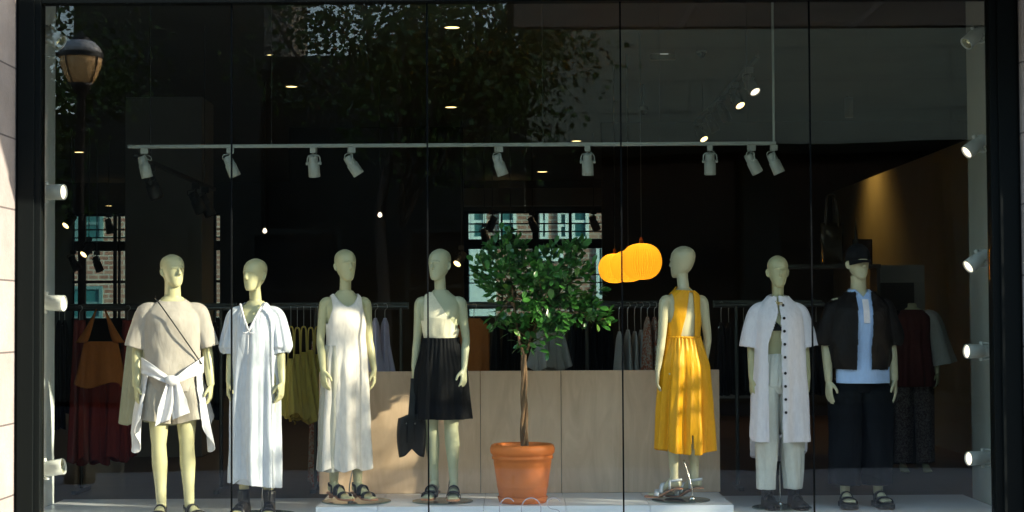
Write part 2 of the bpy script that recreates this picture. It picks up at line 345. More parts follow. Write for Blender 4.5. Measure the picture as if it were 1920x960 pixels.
# ------------------------------------------------------------------ the shop building
shop = tag(empty('shop_building', (0, 0, 0)), 'shop front with pale stone piers and black framed floor to ceiling display window', 'shop')
XL, XR = -3.29, 3.375
mb = MB(); mb.box(-14, XL, -0.75, 0.45, -0.14, 5.2); mb.build('stone_pier', M['stone'], shop, bevel=0.012)['label'] = 'sunlit stone pier left of the window'
mb = MB(); mb.box(XR, 14, -0.13, 0.45, -0.14, 5.2); mb.build('stone_pier', M['stone'], shop, bevel=0.012)['label'] = 'shaded stone pier right of the window'
mb = MB(); mb.box(XL, XR, -0.13, 0.45, GT + 0.10, 5.2); mb.build('lintel', M['stonef'], shop, bevel=0.01)
mb = MB(); mb.box(XL, XR, -0.10, 0.20, -0.14, WF - 0.06); mb.build('stall_riser', M['stonef'], shop)
f = MB()
def px_x(px, Y=0.0): return at(px, 480, Y).x
xl_in, xr_in = px_x(79), px_x(1857)
f.box(XL + 0.003, xl_in, -0.055, 0.06, WF - 0.06, GT + 0.1); f.box(xr_in, XR - 0.003, -0.055, 0.06, WF - 0.06, GT + 0.1)
f.box(XL + 0.02, xl_in - 0.04, -0.075, -0.055, WF - 0.06, GT + 0.1); f.box(xr_in + 0.05, XR - 0.02, -0.075, -0.055, WF - 0.06, GT + 0.1)
f.box(xl_in, xr_in, -0.055, 0.06, GT, GT + 0.1); f.box(xl_in, xr_in, -0.055, 0.06, WF - 0.06, WF - 0.012)
f.build('window_frame', M['frame'], shop, bevel=0.004)
jx = [px_x(434), px_x(802), px_x(1166), px_x(1522)]
ed = [xl_in] + jx + [xr_in]
for i in range(5):
    g = MB(); g.box(ed[i] + 0.005, ed[i + 1] - 0.005, -0.006, 0.006, WF - 0.012, GT)
    g.build('glass_pane', M['glass'], shop)
for x in jx:
    g = MB(); g.box(x - 0.005, x + 0.005, -0.009, 0.009, WF - 0.012, GT); g.build('glass_joint', M['seal'], shop)
# interior walls of the display and of the shop
RW = 3.41
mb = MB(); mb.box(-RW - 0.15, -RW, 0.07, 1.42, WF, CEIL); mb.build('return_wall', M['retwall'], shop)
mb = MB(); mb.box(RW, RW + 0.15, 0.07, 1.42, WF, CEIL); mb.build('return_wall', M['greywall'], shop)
BK = 24.3
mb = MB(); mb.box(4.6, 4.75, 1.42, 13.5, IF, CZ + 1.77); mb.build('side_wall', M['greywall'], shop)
mb = MB(); mb.box(-9.2, -9, 0.46, BK + 0.2, IF, CEIL); mb.build('outer_wall', M['inwall'], shop)
mb = MB(); mb.box(9, 9.2, 0.46, BK + 0.2, IF, CEIL); mb.build('outer_wall', M['inwall'], shop)
mb = MB(); mb.box(-9.2, -RW - 0.15, 0.455, 0.6, IF, CEIL); mb.box(RW + 0.15, 9.2, 0.455, 0.6, IF, CEIL); mb.box(-RW, RW, 0.46, 0.6, GT + 0.1, CEIL); mb.build('front_wall', M['inwall'], shop)
# rear wall with two window openings
def rx(px): return at(px, 480, BK).x
def rz(py): return at(960, py, BK).z
ox = [(rx(70), rx(412)), (rx(857), rx(1138))]; oz0, oz1 = rz(592), rz(395)
w = MB(); w.box(-9, ox[0][0], BK, BK + .2, IF, CEIL); w.box(ox[0][1], ox[1][0], BK, BK + .2, IF, CEIL); w.box(ox[1][1], 9, BK, BK + .2, IF, CEIL)
for a, b in ox: w.box(a, b, BK, BK + .2, IF, oz0); w.box(a, b, BK, BK + .2, oz1, CEIL)
w.build('rear_wall', M['inwall'], shop)
def rear_window(a, b, vm, hm):
    fr = MB()
    for x, t in vm: fr.box(x - t, x + t, BK + .02, BK + .12, oz0, oz1)
    for z, t in hm: fr.box(a, b, BK + .03, BK + .11, z - t, z + t)
    o = fr.build('rear_window', M['frame'], shop)
    g = MB(); g.box(a, b, BK + .06, BK + .07, oz0, oz1); g.build('pane', M['rearglass'], o)
rear_window(*ox[0], [(rx(p), t) for p, t in ((152, .075), (214, .03), (392, .13), (222, .02), (100, .04))], [(rz(457), .10), (rz(524), .025), (rz(426), .012), (rz(441), .012), (rz(398), .03)])
rear_window(*ox[1], [(rx(p), t) for p, t in ((874, .05), (941, .02), (1004, .06), (1070, .03), (1134, .03))], [(rz(457), .10), (rz(419), .012), (rz(434), .012), (rz(515), .012), (rz(530), .012), (rz(397), .03)])
mb = MB(); mb.box(-9.2, 9.2, 0.6, BK + .2, IF - .2, IF); struct(mb.build('floor', M['floorwood']))
mb = MB(); mb.box(-9.2, 9.2, 0.46, BK + .2, CEIL, CEIL + .25); struct(mb.build('ceiling', M['ceil']))
mb = MB(); a, b = at(858, 372, 19), at(1330, 372, 19); mb.box(a.x, b.x, 19, 19.3, at(960, 385, 19).z, at(960, 352, 19).z); mb.build('ceiling_bulkhead', M['column'], shop)
# columns
a, b = at(232, 180, 6.5), at(377, 180, 6.5)
mb = MB(); mb.box(a.x, b.x, 6.5, 7.2, IF, a.z); tag(mb.build('display_column', M['column'], bevel=.01), 'wide dark grey column box behind the sandalled male mannequin', 'column')
a, b = at(412, 180, 8), at(840, 180, 8)
mb = MB(); mb.box(a.x, b.x, 14, 14.2, IF, CEIL - .01); mb.build('inner_wall', M['inwall'], shop)
a = at(1165, 180, 9)
mb = MB(); mb.box(a.x, 8.99, 13.5, 13.7, IF, CEIL - .01); mb.build('inner_wall', M['inwall'], shop)
# louvred canopy over the right half of the window
cn = tag(empty('louvre_canopy', (0, 0, CZ + 2.18)), 'grey louvred canopy projecting over the right half of the window', 'canopy')
mb = MB(); mb.box(0.0, 10.4, -1.5, -0.14, 0.07, 0.11); mb.box(0, 10.4, -1.53, -1.5, -.01, 0.12); mb.box(-.03, 0, -1.53, -.14, -.01, .12); mb.build('canopy_top', M['rackmetal'], cn)
aw = tag(empty('shade_slab', (0, 0, CZ + 3.6)), 'unseen flat grey slab added high before the window to cast its shade', 'awning')  # added out of view to cast the shadow edge on pier and mannequins
mb = MB(); mb.box(-2.2, 12.5, -3.0, -1.75, 0, .12); mb.build('slab', M['concrete'], aw)
for k in range(6): mb = MB(); mb.tube([(-2 + k * 2.8, -2.8, .1), (-2 + k * 2.8, -.14, 1.5)], .02, 8); mb.build('tie_rod', M['rackmetal'], aw)
for k in range(8):
    s = MB(); x0 = .02 + k * 1.3
    for i in range(24):
        y = -1.47 + i * .054
        s.box(x0, x0 + 1.22, y, y + .028, 0.0, 0.045)
    s.box(x0 + 1.225, x0 + 1.275, -1.49, -.15, -.006, .06)
    s.build('louvre_panel', M['louvre'], cn)
# lettering low on the glass
def stroke(pts, w, m_):
    P = np.array([(p[0], p[1]) for p in pts], float); T = np.gradient(P, axis=0); T /= np.linalg.norm(T, axis=1)[:, None]
    N = np.stack([-T[:, 1], T[:, 0]], 1); A = P + N * w / 2; B = P - N * w / 2
    rings = [np.array([(a[0], -.0075, a[1]), (b[0], -.0075, b[1]), (b[0], -.0095, b[1]), (a[0], -.0095, a[1])]) for a, b in zip(A, B)]
    m_.loft(rings)
lt = empty('window_lettering', (0, 0, 0)); lt.parent = shop
def letter(cx, cz, rx_, rz_, a0, a1, w=.009, nm='letter'):
    m_ = MB(); aa = np.linspace(R(a0), R(a1), 40); stroke([(cx + rx_ * math.cos(t), cz + rz_ * math.sin(t)) for t in aa], .006, m_); return m_
c0 = at(952, 950, 0); hh = .075; r0 = .055
letter(c0.x, c0.z - .01, r0, hh, 42, 318).build('letter', M['letter'], lt)
letter(c0.x + .155, c0.z - .01, r0 + .01, hh, 0, 359.9).build('letter', M['letter'], lt)
m_ = MB(); sx, sz = c0.x + .305, c0.z - .01
pts = [(sx + .045 * math.cos(t), sz + hh / 2 + hh / 2 * math.sin(t)) for t in np.linspace(R(20), R(270), 24)] + [(sx + .045 * math.cos(t), sz - hh / 2 + hh / 2 * math.sin(t)) for t in np.linspace(R(88), R(-160), 24)]
stroke(pts, .006, m_); m_.build('letter', M['letter'], lt)

# window floor and plinth
mb = MB(); mb.box(-RW, RW, 0.07, 1.7, WF - .1, WF); tag(mb.build('window_platform', M['plinth'], bevel=.004), 'white lacquered floor platform of the display window', 'platform')
pl = tag(empty('display_plinth', (0, 0, 0)), 'low white block plinth under the three middle mannequins and the potted tree', 'plinth')
py0, py1 = .49, 1.38
xa, xb, xc = at(593, 947, py0).x, at(1056, 930, py0 + .6).x, at(1374, 947, py0).x
xs = [xa, xa + .43, xa + 1.16, xb, xb + .58, xc]
for i in range(5):
    mb = MB(); mb.box(xs[i] + .0015, xs[i + 1] - .0015, py0, py1, WF + .001, PF); mb.build('block', M['plinth'], pl, bevel=.002)
wp = tag(empty('wood_partition', (0, 0, 0)), 'low pale birch plywood partition behind the plinth', 'partition')
zt = at(960, 695, py1).z
for p0, p1 in ((599, 901), (901, 1052), (1052, 1349)):
    mb = MB(); mb.box(at(p0, 800, py1).x + .002, at(p1, 800, py1).x - .002, py1 + .002, py1 + .05, PF + .001, zt); mb.build('panel', M['plywood'], wp, bevel=.002)

# ------------------------------------------------------------------ rear brick building seen through the shop
def windowed(parent, spots, y, mt_frame, mt_pane, t=.12):
    for (x0, x1, z0, z1) in spots:
        fr = MB(); fr.box(x0, x0 + t, y - .08, y + .05, z0, z1); fr.box(x1 - t, x1, y - .08, y + .05, z0, z1); fr.box(x0 + t, x1 - t, y - .08, y + .05, z1 - t, z1); fr.box(x0 + t, x1 - t, y - .08, y + .05, z0, z0 + t)
        fr.box(x0 + t, x1 - t, y - .06, y + .03, (z0 + z1) / 2 - .04, (z0 + z1) / 2 + .04)
        o = fr.build('window', mt_frame, parent)
        g = MB(); g.box(x0 + t, x1 - t, y - .03, y - .01, z0 + t, z1 - t); g.build('pane', mt_pane, o)
YB = 40.0
bb = tag(empty('brick_building', (0, 0, 0)), 'red brick building with teal windows seen through the rear shop windows', 'building')
mb = MB(); mb.box(-30, 30, YB, YB + 8, -.14, 12); mb.build('wall', M['brick'], bb)
mb = MB(); mb.box(-30.2, 30.2, YB - .2, YB + 8.2, 12, 12.4); mb.build('parapet', M['concrete'], bb)
def bw(p0, p1, q0, q1):
    a, b = at(p0, q1, YB), at(p1, q0, YB); return (a.x, b.x, a.z, b.z)
windowed(bb, [bw(112, 146, 385, 452), bw(154, 193, 385, 452), bw(112, 193, 536, 600)], YB, M['tealframe'], M['teal'], .10)
windowed(bb, [bw(855, 882, 380, 450), bw(883, 912, 380, 450), bw(936, 968, 380, 450), bw(1012, 1028, 380, 450), bw(1046, 1066, 395, 450), bw(1072, 1104, 380, 450), bw(862, 925, 465, 560), bw(1000, 1056, 465, 490), bw(1118, 1134, 460, 560)], YB, M['winframe'], M['teal'], .10)
mb = MB(); mb.box(at(880, 500, YB).x, at(930, 500, YB).x, YB - .5, YB - .1, -.14, at(900, 468, YB).z); tag(mb.build('white_hoarding', M['winframe'], bevel=.02), 'pale panel standing before the brick building behind the shop', 'hoarding')

# ------------------------------------------------------------------ across the street (seen in the glass, and casting the shade)
ob = tag(empty('stone_building', (0, 0, 0)), 'grey stone clad building across the street reflected in the glass', 'building')
YO = -22.0
def refl(px, py, T):   # photo pixel of a mirror image -> the real point T metres before the glass
    p = at(px, py, T); return Vector((p.x, -T, p.z))
zb = refl(1600, 268, 22).z; x0 = refl(985, 100, 22).x
mb = MB(); mb.box(x0, 13.5, YO - 8, YO, zb, 12.5); mb.build('upper_wall', M['oppstone'], ob)
mb = MB(); mb.box(x0, 13.5, YO - 8, YO - 2.4, 0, zb); mb.build('recessed_shopfront', M['darkglass'], ob)
mb = MB(); mb.box(x0, 13.5, YO - 2.38, YO, 0, .12); mb.build('sun_strip_cover', M['inwall'], ob)  # added dark box covering the sunlit strip of ground in the recess
for i in range(4): mb = MB(); mb.box(x0 + .2 + i * 4.2, x0 + .9 + i * 4.2, YO - 2.3, YO - 1.7, .125, zb); mb.build('pillar', M['inwall'], ob)
lb = tag(empty('low_building', (0, 0, 0)), 'low dark building opposite the shop behind the street tree', 'building')
zl = refl(700, 100, 24).z
mb = MB(); xa_ = refl(500, 100, 24).x; xb_ = refl(150, 100, 24).x
mb.box(xa_, x0 - .02, YO - 9, YO - 2.42, 0, zl); mb.build('wall', M['inwall'], lb)
mb = MB(); mb.box(xb_, xa_ - .01, YO - 9, YO - 1.4, 0, 11.5); mb.build('tower', M['inwall'], lb)
mb = MB(); mb.box(-16, xb_ - .01, YO - 9, YO - 1.5, 0, zl - 1.2); mb.build('wing', M['inwall'], lb)
windowed(lb, [(-14.5 + i * 3.1, -12.7 + i * 3.1, 1.0, 3.4) for i in range(5)], YO - 1.3, M['inwall'], M['darkglass'])
tb = tag(empty('road_shade_block', (0, 0, 0)), 'tall stepped block added down the street to the right to shade the road', 'building')  # added block, tiers stepped so its shade covers the road but spares the window
for k, (y0, y1, h) in enumerate(((-17, -13, 9.5), (-22, -17, 13.2), (-34, -22, 17.8))):
    mb = MB(); mb.box(15, 90, y0, y1, -.14, h); mb.build('tier', M['concrete'], tb)
windowed(tb, [(16 + i * 4, 18.5 + i * 4, 1 + j * 3.3, 3.2 + j * 3.3) for i in range(11) for j in range(2)], -13, M['winframe'], M['darkglass'])
rb = tag(empty('corner_building', (0, 0, 0)), 'dark corner building at the left end of the street', 'building')
mb = MB(); mb.box(-40, -16.5, -30, -19, 0, 9); mb.build('wall', M['brick'], rb)
windowed(rb, [(-38 + i * 4.2, -36 + i * 4.2, 1.2 + j * 3.6, 3.4 + j * 3.6) for i in range(5) for j in range(2)], -19, M['concrete'], M['darkglass'])

def street_tree(loc, height, crown_c, crown_r, nleaf, label, leafs=.085, seed=1, gaps=.5, th=.14):
    rng = np.random.default_rng(seed)
    t = tag(empty('street_tree', loc), label, 'tree')
    tr = MB(); c = np.array(crown_c)
    tr.tube([(0, 0, 0), (.05, .03, height * .25), (-.05, .05, height * .5), (c[0] * .6, c[1] * .6, height * .7)], [th, th * .75, th * .6, th * .4], n=10, sub=4)
    tips = []
    for i in range(26):
        d = rng.normal(size=3); d /= np.linalg.norm(d); e = c + d * np.array(crown_r) * rng.uniform(.55, 1.0)
        s = np.array([c[0] * .5, c[1] * .5, height * rng.uniform(.45, .7)]); mid = (s + e) / 2 + rng.normal(size=3) * .25
        tr.tube([s, mid, e], [th * .35, th * .2, .012], n=6, sub=5); tips.append((s, mid, e))
    tr.build('trunk', M['trunk'], t, smooth=True)
    # leaf clusters hung along the limbs, with gaps between the clumps
    cl = []
    for s, m_, e in tips:
        for k in range(9):
            u = rng.uniform(.35, 1.05); p = (1 - u) ** 2 * s + 2 * u * (1 - u) * m_ + u * u * e + rng.normal(size=3) * .33
            cl.append((p, rng.uniform(.16, .42)))
    per = nleaf // len(cl); V = []; Fc = []; n = 0
    for p, r_ in cl:
        for k in range(per):
            q = p + rng.normal(size=3) * r_ * np.array([1, 1, .6])
            a = rng.normal(size=3); a /= np.linalg.norm(a); b = np.cross(a, rng.normal(size=3)); b /= np.linalg.norm(b)
            L = leafs * rng.uniform(.7, 1.3); W = L * .5
            V += [q, q + a * L * .5 + b * W, q + a * L, q + a * L * .5 - b * W]; Fc.append((n, n + 1, n + 2, n + 3)); n += 4
    lf = MB(); lf.add(np.array(V), Fc); lf.build('crown', M['treeleaf'], t)
    return t
a = refl(760, 60, 13)
street_tree((a.x - .4, -13.8, 0), 6.5, (.55, .2, 6.4), (3.2, 2.4, 2.1), 15500, 'leafy street tree across the road reflected in the middle panes', seed=3)
a = refl(120, 200, 12)
street_tree((a.x - 1.6, -12.5, 0), 6.0, (.6, 0, 5.2), (2.4, 2.0, 2.6), 16000, 'darker street tree reflected behind the lamp at the left', seed=5, leafs=.08)
street_tree((12.5, -4.6, 0), 5.2, (-1.6, .6, 5.0), (1.5, 1.0, .8), 2600, 'thin crowned street tree on the pavement right of the shop', seed=9, leafs=.10)

# street lamp mirrored at the upper left
a = refl(148, 118, 5.9)
sl = tag(empty('street_lamp', (a.x, -5.9, 0)), 'black street lamp with amber acorn globe mirrored at the upper left', 'street lamp')
gz = a.z
mb = MB(); mb.lathe([(.16, 0), (.16, .1), (.10, .25), (.07, .6), (.05, 1.2), (.04, gz - .30), (.07, gz - .28), (.09, gz - .22), (.12, gz - .19)], 20); mb.build('pole', M['lampiron'], sl, smooth=True)
mb = MB(); mb.lathe([(.11, gz - .19), (.16, gz - .10), (.195, gz + .0), (.205, gz + .07)], 28); mb.build('globe', M['lampglobe'], sl, smooth=True)
mb = MB(); mb.lathe([(.213, gz + .065), (.215, gz + .11), (.208, gz + .115), (.21, gz + .07)], 28, cap=False)
for k in range(4):
    an = k * PI / 2 + .5; mb.tube([(math.cos(an) * r_, math.sin(an) * r_, z) for r_, z in ((.12, gz - .19), (.17, gz - .10), (.203, gz), (.213, gz + .08))], .007, 6)
mb.build('band', M['lampiron'], sl)
mb = MB(); mb.lathe([(.205, gz + .115), (.185, gz + .17), (.13, gz + .225), (.07, gz + .245)], 28); mb.build('dome', M['lampcap'], sl, smooth=True)
mb = MB(); mb.lathe([(.09, gz + .24), (.08, gz + .265), (.03, gz + .28), (.015, gz + .33)], 20); mb.build('finial', M['lampiron'], sl, smooth=True)

# ------------------------------------------------------------------ mannequins
def voxel(mb, name, m, parent, size=.0045, smooth_it=2):
    V = np.concatenate(mb.V); me = bpy.data.meshes.new('tmp'); me.from_pydata(V.tolist(), [], mb.Fc); me.update()
    o = bpy.data.objects.new(name, me); COL.objects.link(o)
    r = o.modifiers.new('remesh', 'REMESH'); r.mode = 'VOXEL'; r.voxel_size = size; r.use_smooth_shade = True
    s = o.modifiers.new('smooth', 'SMOOTH'); s.factor = .5; s.iterations = smooth_it
    dg = bpy.context.evaluated_depsgraph_get(); dg.update()
    nm = bpy.data.meshes.new_from_object(o.evaluated_get(dg)); o.modifiers.clear(); o.data = nm; nm.name = name
    nm.materials.clear(); nm.materials.append(m)
    nm.polygons.foreach_set('use_smooth', [True] * len(nm.polygons)); nm.update()
    o.parent = parent; return o

FEM = dict(
    torso=[(.80, 0, .0, .085, .075), (.86, 0, .0, .150, .098), (.93, 0, .005, .165, .108), (1.0, 0, .003, .150, .098), (1.07, 0, .0, .124, .085), (1.13, 0, .0, .112, .078), (1.20, 0, -.004, .118, .085),
           (1.29, 0, -.012, .132, .103), (1.36, 0, -.006, .140, .090), (1.40, 0, .004, .142, .072), (1.425, 0, .008, .128, .062), (1.445, 0, .010, .100, .056), (1.465, 0, .012, .070, .050), (1.485, 0, .012, .050, .046)],
    neck=[(1.45, .012, .048), (1.50, .008, .041), (1.56, -.004, .040), (1.60, -.006, .042)], hip=.085, sh=.146, shz=1.392, legr=[.088, .075, .050, .052, .031], armr=[.040, .035, .029, .027, .020], H=1.78, headw=1.0)
MAL = dict(
    torso=[(.80, 0, .0, .09, .08), (.86, 0, .0, .150, .105), (.93, 0, .003, .165, .112), (1.02, 0, .0, .155, .105), (1.12, 0, .0, .148, .100), (1.22, 0, -.004, .165, .112),
           (1.33, 0, -.010, .172, .118), (1.40, 0, -.004, .175, .100), (1.435, 0, .006, .160, .085), (1.465, 0, .010, .125, .072), (1.49, 0, .012, .092, .064), (1.515, 0, .014, .065, .058)],
    neck=[(1.49, .014, .060), (1.54, .010, .056), (1.59, .0, .054), (1.63, -.002, .055)], hip=.092, sh=.180, shz=1.41, legr=[.092, .076, .051, .054, .034], armr=[.052, .045, .037, .034, .026], H=1.83, headw=1.06)

def head_part(mb, top, yaw, w=1.0, ear=True, base=(0, 0), face=1.0, hh=.225, tilt=0.0):
    T = [(0, .020, .024, -.058), (.05, .034, .042, -.048), (.13, .046, .062, -.030), (.25, .055, .080, -.014), (.38, .062, .089, -.004), (.52, .069, .094, .003), (.66, .072, .096, .007), (.78, .068, .091, .010), (.88, .056, .075, .012), (.95, .038, .052, .012), (1.0, .012, .016, .012)]
    tt = np.linspace(0, 1, 34); rings = []
    for t in tt:
        wx, dy, cy = [np.interp(t, [q[0] for q in T], [q[k] for q in T]) for k in (1, 2, 3)]
        rings.append(ring(0, cy, top - hh + t * hh, wx * w, dy * w, 32, 2.15))
    g = MB(); g.loft(rings)
    z = lambda t: top - hh + t * hh
    # nose, brow, lips and cheek forms, kept shallow as on a stylised mannequin
    g.tube([(0, -.088 * w, z(.58)), (0, -.096 * w - .004 * face, z(.50)), (0, -.098 * w - .013 * face, z(.40)), (0, -.088 * w, z(.35))], [.007, .009, .013, .008], 10, sub=3)
    g.tube([(-.044, -.072 * w, z(.56)), (-.02, -.089 * w, z(.585)), (.02, -.089 * w, z(.585)), (.044, -.072 * w, z(.56))], [.006, .008, .008, .006], 8, sub=3)
    g.tube([(-.020, -.083 * w, z(.245)), (0, -.090 * w, z(.25)), (.020, -.083 * w, z(.245))], [.004, .0065, .004], 8, sub=3)
    g.tube([(-.018, -.080 * w, z(.205)), (0, -.086 * w, z(.20)), (.018, -.080 * w, z(.205))], [.004, .0065, .004], 8, sub=3)
    for s in (-1, 1):
        if ear:
            g.tube([(s * .068 * w, .004, z(.58)), (s * .077 * w, .014, z(.50)), (s * .073 * w, .010, z(.38)), (s * .066 * w, .002, z(.31))], [.006, .010, .009, .005], 10, flat=.6, sub=3)
    V = np.concatenate(g.V)
    A = Matrix.Translation((base[0], base[1], 0)) @ Matrix.Rotation(yaw, 4, 'Z')
    if tilt: A = Matrix.Translation((base[0], base[1], 0)) @ Matrix.Translation((0, 0, top - hh)) @ Matrix.Rotation(tilt, 4, 'Y') @ Matrix.Translation((0, 0, -(top - hh))) @ Matrix.Rotation(yaw, 4, 'Z')
    mb.add(xf(V, A), g.Fc)

def hand_part(mb, wrist, d, lat, nrm, s=1.0, curl=.5, mirror=1):
    """d: direction of the fingers, lat: towards the thumb, nrm: palm side"""
    d = np.array(d, float); d /= np.linalg.norm(d); lat = np.array(lat, float); lat -= d * lat.dot(d); lat /= np.linalg.norm(lat); nrm = np.cross(d, lat) * mirror
    w = np.array(wrist, float); P = lambda a, b, c: w + s * (d * a + lat * b + nrm * c)
    rings = []
    for a, hw, th in ((-.01, .021, .018), (.01, .023, .017), (.035, .032, .015), (.06, .037, .014), (.082, .037, .012), (.092, .030, .009)):
        an = np.arange(18) * 2 * PI / 18
        rings.append(np.array([P(a, hw * math.cos(t), th * math.sin(t)) for t in an]))
    mb.loft(rings)
    for i, (b, L) in enumerate(((.027, .068), (.0095, .076), (-.0085, .071), (-.026, .056))):
        a0 = .080 if i else .077; c = curl * (0.85 + .12 * i); ang = .15 * c; p = np.array((a0, b, 0.0)); pts = [p]
        for k, f_ in enumerate((.45, .32, .23)):
            ang += c * (.55, .75, .45)[k]
            p = p + L * f_ * np.array((math.cos(ang), b * .9 * (1 if k == 0 else .2), math.sin(ang))); pts.append(p)
        mb.tube([P(*q) for q in [np.array((a0 - .03, b * .9, 0))] + pts], [s * .0095, s * .0090, s * .0085, s * .0078, s * .0062], 9, sub=3)
    mb.tube([P(.012, .016, .002), P(.038, .042, .012), P(.062, .054, .022), P(.084, .054, .028)], [s * .013, s * .0115, s * .0095, s * .0070], 10, sub=3)

def foot_part(mb, ank, ang, heel=0.0, s=1.0, toes=True):
    """ank: ankle (x, y, z); ang: heading of the toes around z (0 = towards the camera); heel: how far the heel is lifted"""
    fx, fy = math.sin(ang), -math.cos(ang); lx, ly = math.cos(ang), math.sin(ang)
    z0 = ank[2] - .075 * s - heel
    def P(a, b, z): return (ank[0] + fx * a * s + lx * b * s, ank[1] + fy * a * s + ly * b * s, z)
    hs = heel
    rings = []
    for a, hw, zt, zb in ((-.052, .014, .040 + hs, .012 + hs), (-.045, .026, .055 + hs, .002 + hs), (-.01, .031, .085 + hs, .0 + hs), (.03, .031, .082 + hs * .85, .006 + hs * .8), (.07, .033, .062 + hs * .5, .010 + hs * .45), (.11, .040, .042 + hs * .15, .002 + hs * .08), (.145, .043, .030, .0), (.170, .040, .024, .001), (.180, .030, .018, .003)):
        an = np.arange(18) * 2 * PI / 18; zc = z0 + (zt + zb) / 2 * 1.0; hz = (zt - zb) / 2
        rings.append(np.array([P(a, hw * math.cos(t), zc + hz * math.sin(t)) for t in an]))
    mb.loft(rings)
    if toes:
        sd = 1
        for i, (b, L, r) in enumerate(((-.026, .052, .0125), (-.006, .046, .0095), (.009, .040, .009), (.022, .033, .0085), (.033, .026, .008))):
            b *= mbside[0]
            mb.tube([P(.165, b, z0 + .014), P(.165 + L * .5, b, z0 + .015), P(.165 + L * .8, b, z0 + .011)], [r, r, r * .75], 9, sub=2)
mbside = [1]

def body(parent, P, arms, legs, m, head_yaw=0.0, head_base=(0, 0), ear=True, face=1.0, curl=.5, voxel_size=.0045, tilt=0.0, hand_s=1.0):
    """arms: two of (shoulder?, elbow, wrist, finger direction, thumb direction); legs: two of (knee, ankle, foot heading, heel)"""
    g = MB()
    T = sec_interp(P['torso'], 46)
    g.loft([ring(cx, cy, z, rx, ry, 36, 2.2) for z, cx, cy, rx, ry in T])
    nk = P['neck']; g.tube([(head_base[0] * (i / 3), y + head_base[1] * i / 3, z) for i, (z, y, r) in enumerate(nk)], [q[2] for q in nk], 20, sub=3)
    head_part(g, P['H'], head_yaw, P['headw'], ear, head_base, face, tilt=tilt)
    for s, (el, wr, fd, td) in zip((-1, 1), arms):
        S = (s * P['sh'], .008, P['shz']); a = P['armr']
        mid1 = [(S[k] + el[k]) / 2 for k in range(3)]; mid2 = [el[k] + (wr[k] - el[k]) * .35 for k in range(3)]
        g.tube([(s * P['sh'] * .72, .008, P['shz'] + .008), S, mid1, el, mid2, wr], [a[0] * .95, a[0], a[1], a[2], a[3] * 1.08, a[4]], 18, sub=5)
        hand_part(g, wr, fd, td, None, hand_s, curl, mirror=s)
    for s, (kn, an, fa, he) in zip((-1, 1), legs):
        hp = (s * P['hip'], .005, .90); L = P['legr']
        th = [hp[k] + (kn[k] - hp[k]) * .45 for k in range(3)]; cf = [kn[k] + (an[k] - kn[k]) * .32 for k in range(3)]; cf[1] += .014
        lo = [kn[k] + (an[k] - kn[k]) * .72 for k in range(3)]
        g.tube([hp, th, kn, cf, lo, an, (an[0], an[1], an[2] - .03)], [L[0], L[1], L[2], L[3], L[4] * 1.15, L[4], L[4]], 22, sub=5)
        mbside[0] = s; foot_part(g, an, fa, he)
    return voxel(g, 'body', m, parent, voxel_size)

